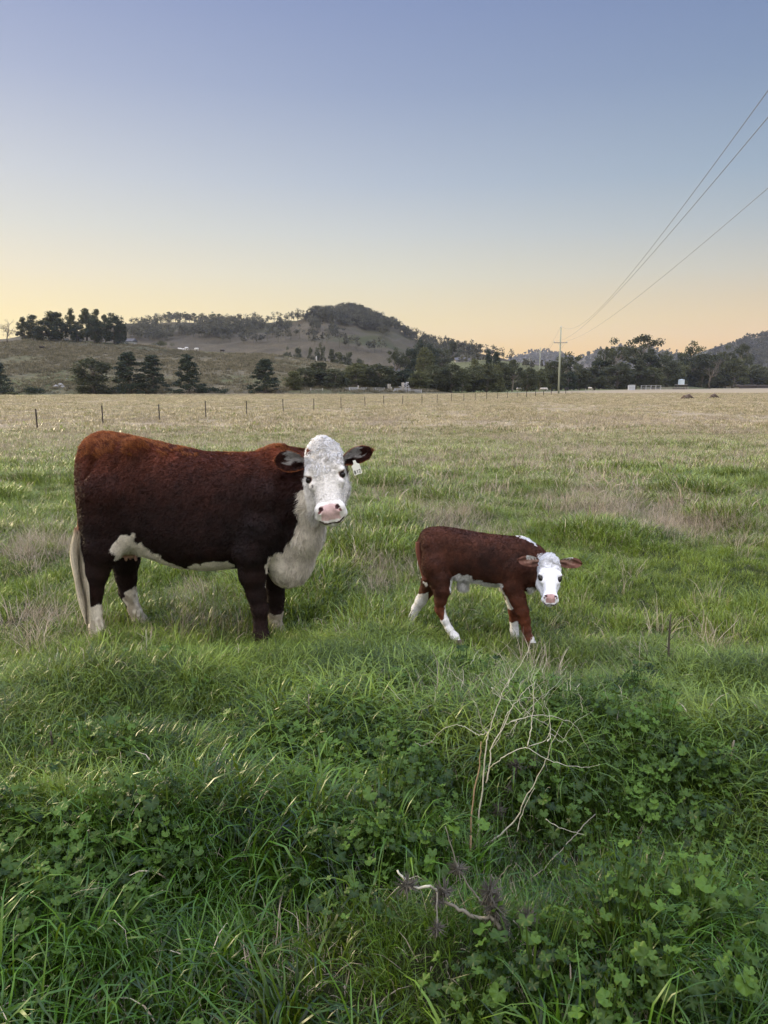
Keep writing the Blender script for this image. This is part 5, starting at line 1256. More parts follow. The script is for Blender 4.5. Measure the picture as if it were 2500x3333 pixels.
    tp = curve([q(1362, 1765, 5.30), q(1362, 1800, 5.27), q(1372, 1845, 5.24), q(1384, 1880, 5.22), q(1388, 1895, 5.21)], 6); t_ = MB(); t_.tube(tp - base0, np.interp(np.linspace(0, 1, len(tp)), [0, .5, .85, 1], [.022, .016, .026, .010]), 9)
    to = t_.build('tail', None, calf); c4 = np.ones((len(to.data.vertices), 4), np.float32); c4[:, :3] = (.085, .024, .012); a = to.data.color_attributes.new('coat', 'FLOAT_COLOR', 'POINT'); a.data.foreach_set('color', c4.ravel()); to.data.materials.append(m_coat)
    return calf
calf = build_calf()

# ------------------------------------------------------------------ far animals
def small_animal(name, kind, mat, h):
    """low-detail quadrupeds, 1 unit = 1 m, facing +x, feet at z=0"""
    S = SDF((-1.3, -.5, -.05), (1.5, .5, 1.6), h)
    if kind == 'cattle':
        S.chain([(-.65, 0, 1.0), (0, 0, .92), (.6, 0, 1.0)], [.28, .34, .30], .1); S.chain([(.6, 0, 1.05), (.95, 0, .95), (1.15, 0, .62)], [.22, .15, .09], .05)
        for x in (-.68, .55):
            for y in (-.17, .17): S.chain([(x, y, .85), (x + .03, y, .4), (x, y, 0)], [.13, .075, .07], .05)
    elif kind == 'cattle_lying':
        S.chain([(-.6, 0, .42), (0, 0, .46), (.55, 0, .5)], [.32, .38, .32], .1); S.chain([(.6, 0, .6), (.85, 0, .8), (1.1, 0, .72)], [.2, .14, .09], .05); S.chain([(.4, -.3, .12), (.8, -.32, .1)], [.09, .07], .04); S.chain([(-.6, -.32, .15), (-.2, -.36, .1)], [.13, .07], .04)
    elif kind == 'sheep':
        S.chain([(-.35, 0, .56), (.3, 0, .58)], [.24, .23], .05); S.chain([(.35, 0, .55), (.52, 0, .36), (.6, 0, .16)], [.13, .09, .06], .03)
        for x in (-.36, .28):
            for y in (-.1, .1): S.chain([(x, y, .4), (x, y, 0)], [.06, .04], .02)
    else:   # kangaroo crouched and grazing
        S.chain([(-.35, 0, .42), (0, 0, .55), (.35, 0, .36)], [.24, .24, .15], .08); S.chain([(.35, 0, .36), (.58, 0, .22)], [.11, .06], .04); S.chain([(.58, 0, .24), (.74, 0, .14)], [.075, .035], .03)
        S.chain([(.54, -.04, .28), (.52, -.07, .44)], [.03, .02], .02); S.chain([(.54, .04, .28), (.52, .07, .44)], [.03, .02], .02)
        S.chain([(-.45, 0, .3), (-.8, 0, .12), (-1.15, 0, .06)], [.12, .07, .035], .05)
        for y in (-.16, .16): S.chain([(-.25, y, .35), (.05, y, .25), (-.2, y, .08), (.12, y, .04)], [.14, .09, .05, .04], .04)
        for y in (-.08, .08): S.chain([(.32, y, .3), (.38, y, .03)], [.045, .03], .02)
    V, F = S.mesh(); return mkmesh(name, V, F, mat=mat)
m_white_cow = plain('white_hide', (.60, .58, .53), .9, .1, .15, 3); m_dark_cow = plain('black_hide', (.025, .02, .018), .8, .2, .3, 3); m_roo = plain('grey_brown_fur', (.115, .088, .068), .9, .1, .4, 5); m_sheep = plain('pale_fleece', (.52, .48, .42), .95, .05, .2, 8)
pr = {'kangaroo': small_animal('kangaroo', 'roo', m_roo, .035), 'white_cow': small_animal('white_cow', 'cattle', m_white_cow, .05), 'white_lying_cow': small_animal('white_lying_cow', 'cattle_lying', m_white_cow, .05), 'black_cow': small_animal('black_cow', 'cattle', m_dark_cow, .05), 'sheep': small_animal('sheep', 'sheep', m_sheep, .04), 'black_sheep': small_animal('black_sheep', 'sheep', m_dark_cow, .04)}
def place(me, name, px, D, rz, sc, label, cat, group=None, py=None, hill=None):
    if hill is not None: x, D, z = raycast(px, py, hill)
    else: x = float(P(px, 1270, D)[0]); z = surf(x, D)
    o = obj(name, pr[me]); o.location = (x, D, z - .02); o.rotation_euler = (0, 0, rz); o.scale = (sc,) * 3; tag(o, label, cat, group)
place('kangaroo', 'kangaroo', 2229, 126, 2.4, .95, 'smaller kangaroo crouching at the left of the touching pair', 'kangaroo', 'kangaroos grazing on the paddock')
place('kangaroo', 'kangaroo', 2244, 128, -.3, 1.15, 'larger kangaroo of the touching pair, head down to the right', 'kangaroo', 'kangaroos grazing on the paddock')
place('kangaroo', 'kangaroo', 2327, 134, -.2, 1.1, 'lone kangaroo crouching furthest right on the paddock', 'kangaroo', 'kangaroos grazing on the paddock')
for i, (px, rz, lab) in enumerate(((1689, .3, 'pale sheep, first from the left on the green strip'), (1698, 2.8, 'pale sheep, second from the left, close to the first'), (1728, 1.2, 'pale sheep standing alone between the two close pairs'), (1765, 3.0, 'pale sheep, left one of the pair near the power pole'), (1775, -.4, 'pale sheep, right one of the pair near the power pole'), (1921, .2, 'pale sheep alone right of the power pole'))):
    place('sheep', 'sheep', px, 262 if px < 1900 else 300, rz, 1.5, lab, 'sheep', 'sheep on the green strip beyond the paddock')
place('black_sheep', 'sheep', 1843, 275, .4, 1.4, 'dark sheep beside the power pole', 'sheep', 'sheep on the green strip beyond the paddock')
for px, py, me, rz, lab in ((586, 1139, 'white_lying_cow', 2.8, 'white cow lying at the left of the group on the hill'), (597, 1141, 'white_lying_cow', .2, 'white cow lying in the middle of the group on the hill'), (607, 1137, 'white_cow', 1.0, 'white cow standing at the right of the group on the hill'), (640, 1138, 'white_cow', 2.9, 'white cow grazing alone right of the group on the hill'),
                        (723, 1138, 'black_cow', .3, 'black cow on the right side of the green hill meadow'), (137, 1138, 'black_cow', .4, 'black cow lone on the left hillside below the shed')):
    if px < 600 or True:
        place(me, me.replace('_lying', ''), px, 300, rz, 1.0, lab, 'cow', 'cattle on the left hill', py=py, hill=left_hill)
# ================================================================== dead weeds in the foreground
def ZW(x, y): return (1200 + x / 1.924, 2050 + y / 1.924)
m_stalk = plain('dry_pale_stalk', (.40, .385, .29), .8, .2, .3, 12); m_stalkd = plain('dead_dark_stalk', (.075, .066, .048), .9, .15, .45, 14); m_head = plain('dead_seed_head', (.066, .062, .050), .9, .1, .5, 30)
m_stalkm = plain('weathered_thistle_stem', (.15, .138, .105), .85, .2, .5, 12)
def stem(b, pts, Y0, Y1, r0, r1):
    pts = np.array(pts, float); n = len(pts); Y = np.linspace(Y0, Y1, n); px, py = ZW(pts[:, 0], pts[:, 1]); w = np.stack([P(px[i], py[i], Y[i]) for i in range(n)])
    c = curve(w, 5); c[1:-1] += rng.normal(size=(len(c) - 2, 3)) * .0018; b.tube(c, np.linspace(r0, r1 * .8, len(c)) * .78 * (.85 + .3 * rng.random(len(c))), 6)
b = MB(); W0 = 2.62
stem(b, [(668, 1440), (675, 1385), (690, 1180), (720, 960), (735, 740), (755, 640), (800, 500), (850, 370), (885, 300), (900, 240)], W0, 2.72, .0046, .0012)
stem(b, [(735, 960), (760, 830), (770, 740), (850, 600), (890, 500), (940, 430), (1000, 360), (1040, 330)], 2.66, 2.78, .0036, .0012)
stem(b, [(680, 1385), (800, 1300), (920, 1190), (980, 1060), (1060, 920), (1120, 800), (1150, 700), (1215, 575)], W0, 2.55, .0042, .0011)
stem(b, [(930, 1265), (960, 1150), (1040, 990)], 2.58, 2.6, .0025, .001)
stem(b, [(770, 860), (850, 790), (950, 745), (1000, 740), (1080, 790), (1140, 820), (1250, 850), (1380, 860), (1450, 840)], 2.66, 2.5, .0026, .0008)
stem(b, [(890, 575), (1000, 545), (1120, 535), (1210, 560), (1290, 600), (1350, 700), (1400, 790)], 2.7, 2.8, .0024, .0008)
stem(b, [(995, 730), (1020, 620), (1030, 500), (1030, 380), (1020, 300), (1070, 160)], 2.62, 2.75, .0024, .0008)
stem(b, [(745, 660), (700, 580), (680, 470), (640, 425)], 2.69, 2.6, .0024, .0008)
stem(b, [(830, 430), (800, 385), (770, 360), (785, 395), (830, 425), (900, 445), (1000, 425), (1060, 420)], 2.7, 2.64, .0018, .0008)
stem(b, [(745, 640), (695, 660), (660, 640), (600, 610), (550, 595), (470, 620), (400, 690), (340, 725), (290, 700)], 2.69, 2.85, .002, .0007)
stem(b, [(1120, 700), (1135, 670), (1130, 540), (1100, 440)], 2.56, 2.66, .0022, .0008)
stem(b, [(1000, 730), (1100, 700), (1135, 650), (1200, 700), (1240, 690)], 2.62, 2.6, .002, .0008)
stem(b, [(860, 590), (930, 575), (890, 640), (860, 650)], 2.7, 2.66, .0016, .0007)
stem(b, [(940, 430), (960, 480), (1010, 530), (1120, 600), (1230, 690), (1290, 770)], 2.73, 2.66, .0016, .0006)
stem(b, [(800, 500), (780, 560), (700, 640), (640, 600)], 2.7, 2.75, .0014, .0006)
stem(b, [(850, 370), (930, 250), (990, 140), (1010, 110), (1045, 140)], 2.7, 2.9, .0016, .0006)
stem(b, [(890, 500), (850, 560), (820, 670), (770, 745)], 2.72, 2.7, .002, .0018)
stem(b, [(1000, 360), (1030, 420), (1080, 470), (1110, 560)], 2.76, 2.7, .0014, .0006)
for k in range(95):
    x, y = 900 + rng.normal() * 190, 430 + rng.normal() * 150; a = rng.normal() * .6; L_ = 60 + rng.random() * 140
    stem(b, [(x, y), (x + L_ * math.sin(a) * .6, y - L_ * .6), (x + L_ * math.sin(a * 1.7), y - L_ * .95)], 2.75, 2.7 + rng.normal() * .12, .0009, .0004)
w0 = np.array([float(P(*ZW(675, 1440), W0)[0]), W0, float(gz(P(*ZW(675, 1440), W0)[0], W0))])
b.tube([w0 + (0, 0, -.03), P(*ZW(668, 1440), W0)], .0065, 6)
dw = empty('dead_weed', w0); tag(dw, 'tall pale branching dead weed skeleton in the foreground below the calf', 'dead weed')
me = b.mesh('stems', m_stalk); me.transform(__import__('mathutils').Matrix.Translation(tuple(-w0))); obj('stems', me, dw)
def seed_head(c, r_, parent, off, seed, mat=m_head):
    rr = np.random.default_rng(seed); b = MB(); n = 70
    core = curve([c + (0, 0, -r_ * .6), c + (r_ * .1, 0, 0), c + (0, 0, r_ * .5)], 3); b.tube(core - off, np.interp(np.linspace(0, 1, len(core)), [0, .5, 1], [.35, .55, .3]) * r_, 9)
    for _ in range(n):
        d = rr.normal(size=3); d /= np.linalg.norm(d); L_ = r_ * (1.0 + .9 * rr.random()); s_ = np.cross(d, rr.normal(size=3)); s_ /= np.linalg.norm(s_)
        p0 = c - off + d * r_ * .35; p1 = p0 + d * L_ * .5 + s_ * L_ * .1; p2 = p0 + d * L_ + s_ * L_ * .25
        b.tube([p0, p1, p2], [r_ * .10, r_ * .075, r_ * .01], 3, cap=False)
    return b.build('seed_head', mat, parent, smooth=False)
b = MB()
stem(b, [(640, 1285), (650, 1100), (690, 850), (705, 700)], 2.5, 2.55, .004, .003)
x_ = P(*ZW(640, 1285), 2.5); b.tube([(x_[0], 2.5, float(gz(x_[0], 2.5)) - .03), x_], .004, 6)
o = b.build('dead_stalk', plain('tan_brown_stalk', (.26, .18, .10), .85, .2, .5, 18)); tag(o, 'straight broken tan stalk just left of the pale branching weed', 'dead stalk')
c0 = P(*ZW(720, 1360), 2.75); c0 = np.array([c0[0], 2.75, float(gz(c0[0], 2.75))]); th = empty('dead_thistle', c0); tag(th, 'dark upright dead thistle with spiky seed heads behind the pale weed', 'dead thistle')
b = MB(); stem(b, [(730, 1350), (760, 1200), (780, 1160), (830, 1040), (900, 930), (930, 870)], 2.75, 2.85, .006, .004); stem(b, [(790, 1150), (850, 1060), (880, 1010), (930, 900), (1030, 850)], 2.78, 2.9, .0035, .002); stem(b, [(775, 1165), (860, 1130)], 2.76, 2.7, .003, .002)
b.tube([c0 + (0, 0, -.03), P(*ZW(730, 1350), 2.75)], .006, 6)
me = b.mesh('stems', m_stalkd); me.transform(__import__('mathutils').Matrix.Translation(tuple(-c0))); obj('stems', me, th)
for i, (x, y, Y, r_) in enumerate(((925, 850, 2.85, .021), (1035, 830, 2.9, .015), (825, 1130, 2.74, .019), (880, 1000, 2.8, .011))): seed_head(P(*ZW(x, y), Y), r_, th, c0, 10 + i)
c1 = P(*ZW(1010, 2090), 1.88); c1 = np.array([c1[0], 1.9, float(gz(c1[0], 1.9))]); t2 = empty('fallen_thistle', c1); tag(t2, 'thick broken dead thistle branch with spiky seed heads lying in the grass at the bottom', 'dead thistle')
b = MB()
stem(b, [(985, 2110), (905, 2040), (860, 1960), (820, 1870), (770, 1800), (700, 1808), (600, 1770), (530, 1730), (460, 1690), (430, 1640), (385, 1605)], 1.90, 1.98, .0095, .0055)
stem(b, [(790, 1820), (740, 1750), (690, 1680), (600, 1560), (545, 1440), (480, 1230)], 1.96, 2.08, .005, .002)
stem(b, [(810, 1850), (815, 1700), (800, 1600), (770, 1530)], 1.96, 2.00, .004, .0016); stem(b, [(820, 1560), (850, 1510), (895, 1465)], 2.00, 1.96, .0024, .001)
stem(b, [(985, 2110), (1080, 2050), (1110, 1960), (1135, 1900)], 1.86, 1.92, .006, .003); stem(b, [(430, 1640), (430, 1800), (425, 1880)], 1.96, 1.86, .0034, .002)
stem(b, [(905, 1820), (970, 1880), (1060, 1950)], 1.92, 1.90, .0022, .001); stem(b, [(935, 1830), (1010, 1870), (1075, 1960)], 1.93, 1.91, .0022, .001)
me = b.mesh('stems', m_stalkm); me.transform(__import__('mathutils').Matrix.Translation(tuple(-c1))); obj('stems', me, t2)
b = MB(); stem(b, [(390, 1605), (260, 1610)], 1.98, 1.99, .0052, .0048); stem(b, [(245, 1600), (180, 1505)], 1.99, 2.02, .005, .0045)
me = b.mesh('broken_stem', m_stalk); me.transform(__import__('mathutils').Matrix.Translation(tuple(-c1))); obj('broken_stem', me, t2)
for i, (x, y, Y, r_) in enumerate(((240, 1600, 1.98, .021), (470, 1640, 1.97, .021), (430, 1700, 1.96, .015), (560, 1500, 2.01, .019), (760, 1640, 1.96, .024), (775, 1720, 1.95, .025), (800, 1780, 1.94, .020), (850, 1880, 1.92, .014), (425, 1870, 1.86, .016), (990, 1810, 1.93, .021), (1015, 2065, 1.86, .023))): seed_head(P(*ZW(x, y), Y), r_, t2, c1, 30 + i)
b = MB(); stem(b, [(1150, 1440), (1250, 1330), (1330, 1250), (1420, 1155)], 2.35, 2.6, .0022, .003); o = b.build('dry_twig', m_stalkm); tag(o, 'thin brown twig leaning to the right in the grass right of the pale weed', 'twig')
b = MB(); stem(b, [(1110, 1185), (1180, 1230), (1260, 1260), (1350, 1280)], 2.45, 2.4, .0016, .001); o = b.build('dry_weed', m_stalk); tag(o, 'thin pale curved dry stem lying above the grass right of the weed', 'dry stem')
# dark dead stems standing among the grass
for i, (px, base, top, Y, lean, r_, lab) in enumerate(((2183, 2110, 2000, 4.55, -.01, .008, 'short black dead stem standing right of the calf'), (165, 2480, 2380, 3.15, -.04, .008, 'short rotten brown stalk sticking up at the left edge of the grass'),
        (2390, 2560, 2410, 3.0, .07, .006, 'pair of leaning brown dead stalks at the right edge'), (2010, 2430, 2330, 3.2, .01, .005, 'short brown stalk in the clover right of the pale weed'), (475, 2160, 2050, 4.3, .02, .003, 'thin pale broken stalk in the grass below the far hind leg of the cow'), (1005, 2370, 2260, 3.4, .01, .006, 'brown dry stalk between the leafy weeds right of centre left'))):
    c = P(px, top, Y); g = np.array([c[0] - lean, Y, float(gz(c[0], Y)) - .02]); m_ = (g + c) / 2 + (lean * .3, 0, 0); b = MB(); b.tube(curve([g, m_, c], 4), [r_, r_, r_ * .95, r_ * .9, r_ * .8, r_ * .75, r_ * .7, r_ * .6, r_ * .5], 6)
    for k in range(4): t = .5 + .12 * k; q_ = g * (1 - t) + c * t; b.tube([q_, q_ + (rng.normal() * .03, rng.normal() * .02, .035)], [r_ * .35, r_ * .15], 4)
    o = b.build('dead_stalk', (m_stalkd, m_stalkd, m_stalkm, m_stalkm, m_stalk, m_stalkm)[i]); tag(o, lab, 'dead stalk')

# ================================================================== grass and ground cover
m = M('grass_blade'); d, n1, n2, s_ = dryness(m)
t = m.attr('tint').outputs['Fac']; u = m.attr('along').outputs['Fac']; q_ = m.attr('rnd').outputs['Fac']; oi = m.n('ShaderNodeObjectInfo').outputs['Random']
gmix = m.rng(m.math('ADD', m.math('MULTIPLY', t, .45), m.math('MULTIPLY', oi, .55)), .30, .84)
lushy = m.rng(s_.outputs[1], 2.4, 4.4); pat = m.noise(1.3, 3, m.scaled(m.pos(), (1, 1, 0)))
gA = m.mix(lushy, (.004, .014, .002), (.014, .034, .004)); gB = m.mix(lushy, (.068, .160, .009), (.240, .335, .048))
gmix2 = m.math('ADD', m.math('MULTIPLY', gmix, .8), m.math('MULTIPLY', m.rng(pat, .40, .66), .35), clamp=True); green = m.mix(gmix2, gA, gB)
yel = m.mix(m.rng(m.noise(.9, 3, m.scaled(m.pos(), (1, 1, 0))), .52, .75), green, m.mix(gmix2, (.020, .036, .004), (.28, .36, .045)))
green = m.mix(m.rng(s_.outputs[1], 8, 22), yel, m.mix(gmix, (.055, .085, .022), (.34, .40, .13)))
straw = m.mix(gmix, (.22, .18, .115), (.56, .47, .33))
isdry = m.math('LESS_THAN', q_, m.math('ADD', m.math('MULTIPLY', d, m.rng(s_.outputs[1], 3.6, 8, .12, 1.0)), .0))
c = m.mix(isdry, green, straw)
c = m.mix(m.math('MULTIPLY', m.rng(u, .86, 1), m.rng(q_, .6, 1)), c, (.26, .23, .09))
m_grass = m.out(c, .38, .32, trans=.24, tcol=m.mix(.5, c, (.20, .26, .02)))
m = M('dry_grass_blade'); t = m.attr('tint').outputs['Fac']; oi = m.n('ShaderNodeObjectInfo').outputs['Random']
m_dry = m.out(m.mix(m.math('ADD', m.math('MULTIPLY', t, .7), m.math('MULTIPLY', oi, .3)), (.15, .12, .085), (.50, .43, .32)), .7, .2, trans=.2)
m = M('weed_leaf'); t = m.attr('tint').outputs['Fac']; oi = m.n('ShaderNodeObjectInfo').outputs['Random']; u = m.attr('along').outputs['Fac']
c = m.mix(m.rng(m.math('ADD', m.math('MULTIPLY', t, .55), m.math('MULTIPLY', oi, .45)), .18, .9), (.004, .016, .002), (.078, .150, .018)); c = m.mix(m.math('MULTIPLY', u, .22), c, (.10, .16, .04))
m_leaf = m.out(c, .5, .18, trans=.24, tcol=m.mix(.5, c, (.16, .24, .03)))

PROTO = bpy.data.collections.new('tuft_sources')      # not linked: only feeds the scatter
def blades(n, L0, L1, w0, w1, spread, lean, segs, seed, droop=1.0, tip=True, stray=.15):
    r = np.random.default_rng(seed)
    a = r.random(n) * 2 * np.pi; rr = spread * np.sqrt(r.random(n)); root = np.stack([rr * np.cos(a), rr * np.sin(a), np.full(n, -.02)], 1)
    az_ = a + r.normal(size=n) * .9; L_ = L0 + (L1 - L0) * r.random(n) ** 1.3; ln = np.abs(r.normal(size=n)) * lean + .04; ln = np.where(r.random(n) < stray, ln * 2.4, ln)
    W = w0 + (w1 - w0) * r.random(n); dro = droop * (.5 + r.random(n)) * (L_ / L1); pos = root.copy(); th = ln.copy(); pts = [pos.copy()]; sd = [None]
    h = np.stack([np.cos(az_), np.sin(az_), 0 * az_], 1)
    for k in range(segs):
        pos = pos + (h * np.sin(th)[:, None] + np.array([0, 0, 1]) * np.cos(th)[:, None]) * (L_ / segs)[:, None]; pts.append(pos.copy()); th = th + dro * (k + 1) / segs * 1.1
        az2 = az_ + r.normal(size=n) * .12; h = np.stack([np.cos(az2), np.sin(az2), 0 * az2], 1)
    fa = az_ + np.pi / 2 + r.normal(size=n) * .5; side = np.stack([np.cos(fa), np.sin(fa), 0 * fa], 1); V = np.zeros((n, 2 * segs + 1, 3)); U = np.zeros((n, 2 * segs + 1))
    for k in range(segs):
        f = (1 - (k / segs) ** 1.7) * (.75 if k == 0 else 1); V[:, 2 * k] = pts[k] - side * (W * f / 2)[:, None]; V[:, 2 * k + 1] = pts[k] + side * (W * f / 2)[:, None]; U[:, 2 * k:2 * k + 2] = k / segs
    V[:, -1] = pts[segs]; U[:, -1] = 1; m_ = 2 * segs + 1; base = (np.arange(n) * m_)[:, None]
    Q = np.concatenate([base + np.array([2 * k, 2 * k + 1, 2 * k + 3, 2 * k + 2]) for k in range(segs - 1)]) if segs > 1 else np.zeros((0, 4), int)
    T = base + np.array([2 * segs - 2, 2 * segs - 1, 2 * segs]); tint = np.repeat(r.random(n), m_); rnd = np.repeat(r.random(n), m_)
    return V.reshape(-1, 3), Q, T, tint, rnd, U.ravel()
def proto_obj(name, mat, *bl):
    V = []; Q = []; T = []; at = [[], [], []]; n = 0
    for v, q, t, *r_ in bl:
        V.append(v); Q.append(q + n); T.append(t + n); n += len(v)
        for i in range(3): at[i].append(r_[i])
    me = mkmesh(name, np.concatenate(V), [np.concatenate(Q), np.concatenate(T)], attrs={'tint': np.concatenate(at[0]), 'rnd': np.concatenate(at[1]), 'along': np.concatenate(at[2])}, mat=mat)
    return bpy.data.objects.new(name, me)
def mallow(seed, nl, R0, H0, ls, lobes=5, cut=.16):
    """leafy weed: lobed round leaves on thin stalks"""
    r = np.random.default_rng(seed); V = []; F = []; T = []; Rn = []; A = []; n = 0; Q = []
    for k in range(nl):
        a = r.random() * 6.28; q = R0 * r.random() ** .6; h = H0 * (.45 + .6 * r.random()) * (1 - .35 * (q / R0) ** 2); c = np.array([q * math.cos(a), q * math.sin(a), h]); s0 = ls * (.5 + .8 * r.random())
        nrm = np.array([math.cos(a) * .5 * q / R0 + r.normal() * .38, math.sin(a) * .5 * q / R0 + r.normal() * .38, 1]); nrm /= np.linalg.norm(nrm); e1 = np.cross(nrm, [math.cos(a + 1.57), math.sin(a + 1.57), 0]); e1 /= np.linalg.norm(e1); e2 = np.cross(nrm, e1)
        if e1 @ np.array([math.cos(a), math.sin(a), 0]) < 0: e1 = -e1
        th = np.linspace(-2.75, 2.75, 23); rad = s0 * (1 - cut * (1 + np.cos(th * lobes * 1.14 + np.pi)) + r.normal(size=23) * .03); zf = s0 * (.16 * np.cos(th * lobes * 1.14) + .10 * (1 - np.cos(th))) + r.normal(size=23) * s0 * .03
        mid = c + .5 * (np.cos(th)[:, None] * e1 + np.sin(th)[:, None] * e2) * rad[:, None] + nrm * (zf * .3)[:, None]
        rim_ = c + (np.cos(th)[:, None] * e1 + np.sin(th)[:, None] * e2) * rad[:, None] + nrm * (zf - s0 * .12)[:, None]
        vv = np.concatenate([[c - nrm * s0 * .10], mid, rim_]); V.append(vv); i = np.arange(22)
        F.append(np.stack([np.full(22, n), n + 1 + i, n + 2 + i], 1)); Q.append(np.stack([n + 1 + i, n + 24 + i, n + 25 + i, n + 2 + i], 1)); tv = r.random(); T.append(np.full(47, tv)); A.append(np.concatenate([[.9], np.full(23, .35), np.full(23, 0)])); n += 47
        b0 = np.array([q * .25 * math.cos(a), q * .25 * math.sin(a), -.02]); b1 = (b0 + c) / 2 + (0, 0, h * .12); sv = np.array([-math.sin(a), math.cos(a), 0]) * .0022
        V.append(np.array([b0 - sv, b0 + sv, b1 - sv, b1 + sv, c - nrm * s0 * .10 - sv * .7, c - nrm * s0 * .10 + sv * .7])); Q.append(np.array([[0, 1, 3, 2], [2, 3, 5, 4]]) + n); T.append(np.full(6, .5)); A.append(np.full(6, .6)); n += 6
    T = np.concatenate(T); return np.concatenate(V), np.concatenate(Q), np.concatenate(F), T, T, np.concatenate(A)
SRC = []
def src(o): SRC.append(o); return len(SRC) - 1
def scatter(name, ids, pts, rots, scl, idx, label, cat):
    """one object: instances of the tufts on points"""
    coll = bpy.data.collections.new(name + '_src')
    for k, i in enumerate(ids): o = SRC[i]; o.name = f'{chr(97 + k)}_{name}'; coll.objects.link(o)
    me = bpy.data.meshes.new(name); me.vertices.add(len(pts)); me.vertices.foreach_set('co', np.asarray(pts, np.float32).ravel()); 
    for nm, ty, v in (('rot', 'FLOAT_VECTOR', rots), ('scl', 'FLOAT_VECTOR', scl), ('idx', 'INT', idx)):
        a = me.attributes.new(nm, ty, 'POINT'); a.data.foreach_set('vector' if ty == 'FLOAT_VECTOR' else 'value', np.asarray(v, np.int32 if ty == 'INT' else np.float32).ravel())
    me.update(); o = obj(name, me); ng = bpy.data.node_groups.new(name, 'GeometryNodeTree')
    ng.interface.new_socket('Geometry', in_out='INPUT', socket_type='NodeSocketGeometry'); ng.interface.new_socket('Geometry', in_out='OUTPUT', socket_type='NodeSocketGeometry')
    A = ng.nodes.new; K = ng.links.new; gi = A('NodeGroupInput'); go = A('NodeGroupOutput'); ip = A('GeometryNodeInstanceOnPoints'); ci = A('GeometryNodeCollectionInfo')
    ci.inputs['Collection'].default_value = coll; ci.inputs['Separate Children'].default_value = True; ci.inputs['Reset Children'].default_value = True
    def at(nm, ty):
        n = A('GeometryNodeInputNamedAttribute'); n.data_type = ty; n.inputs['Name'].default_value = nm; return n.outputs['Attribute']
    K(gi.outputs[0], ip.inputs['Points']); K(ci.outputs[0], ip.inputs['Instance']); ip.inputs['Pick Instance'].default_value = True
    K(at('idx', 'INT'), ip.inputs['Instance Index']); K(at('rot', 'FLOAT_VECTOR'), ip.inputs['Rotation']); K(at('scl', 'FLOAT_VECTOR'), ip.inputs['Scale']); K(ip.outputs[0], go.inputs[0])
    md = o.modifiers.new('scatter', 'NODES'); md.node_group = ng
    tag(o, label, cat, kind='stuff'); return o
def field(n, y0, y1, seed, k=.64, pad=.6, power=1.0):
    """random points in a band of the paddock, wider than the view"""
    r = np.random.default_rng(seed); t = r.random(n); y = np.sqrt(y0 ** 2 + (y1 ** 2 - y0 ** 2) * t) if power == 1 else y0 * (y1 / y0) ** t; x = (r.random(n) * 2 - 1) * (k * y + pad); return x, y, r
def finish(x, y, r, sz, nid, tilt=.12, flat=1.0, wind=.10):
    z = gz(x, y); rot = np.stack([r.normal(size=len(x)) * tilt, r.normal(size=len(x)) * tilt + wind, r.random(len(x)) * 6.283], 1); sc = np.stack([sz * (.9 + .2 * r.random(len(x))), sz * (.9 + .2 * r.random(len(x))), sz * flat], 1); return np.stack([x, y, z], 1), rot, sc, r.integers(0, nid, len(x))
def lowzone(x, y):
    """grass is cropped shorter round the animals"""
    return 1 - .42 * sstep(3.9, 4.9, y)
m = M('hill_grass_blade'); t = m.attr('tint').outputs['Fac']; oi = m.n('ShaderNodeObjectInfo').outputs['Random']
m_hillg = m.out(m.mix(m.math('ADD', m.math('MULTIPLY', t, .4), m.math('MULTIPLY', oi, .6)), (.062, .060, .036), (.225, .20, .130)), .8, .1, trans=.15)
# --- fine green tufts
g_near = [src(proto_obj('tuft', m_grass, blades(32, .18, .40, .0036, .0072, .07, .28, 6, 900 + i, 1.0))) for i in range(5)] + [src(proto_obj('tuft', m_grass, blades(18, .24, .46, .0065, .0120, .06, .25, 7, 910 + i, 1.1))) for i in range(4)]
g_mid = [src(proto_obj('tuft', m_grass, blades(46, .08, .20, .005, .009, .16, .38, 4, 930 + i, .9))) for i in range(6)]
g_far = [src(proto_obj('tuft', m_grass, blades(60, .10, .24, .014, .026, .34, .40, 3, 950 + i, .7))) for i in range(5)]
g_vfar = [src(proto_obj('tuft', m_grass, blades(54, .12, .30, .035, .06, .75, .40, 2, 970 + i, .5))) for i in range(4)]
weeds = [src(proto_obj('weed', m_leaf, mallow(1000 + i, 30, .13, .21, .0175, 5, .08))) for i in range(4)] + [src(proto_obj('weed', m_leaf, mallow(1010 + i, 34, .12, .16, .0115, 4, .22))) for i in range(3)]
drys = [src(proto_obj('dry_tuft', m_dry, blades(26, .14, .36, .0022, .0045, .09, .45, 5, 1100 + i, .8))) for i in range(4)]
drys2 = [src(proto_obj('dry_tuft', m_dry, blades(40, .10, .30, .008, .014, .28, .45, 3, 1120 + i, .8))) for i in range(4)]

def weedmask(x, y):
    X, Y = proj(np.stack([x, y, gz(x, y) + .15], -1)); f = np.zeros(len(x))
    for cx, cy, rx, ry in ((330, 2480, 420, 90), (520, 2700, 480, 130), (150, 2880, 300, 120), (60, 2650, 160, 120), (1010, 2380, 190, 110), (1330, 2480, 130, 130), (2150, 2520, 420, 200), (2330, 2760, 320, 200), (1700, 3120, 300, 180), (2150, 3000, 330, 220), (1500, 3230, 300, 130), (880, 3000, 160, 120), (2420, 3250, 260, 160), (1130, 2720, 190, 90), (1950, 2280, 260, 60)):
        f = np.maximum(f, np.exp(-(((X - cx) / rx) ** 2 + ((Y - cy) / ry) ** 2) * 1.1))
    return f
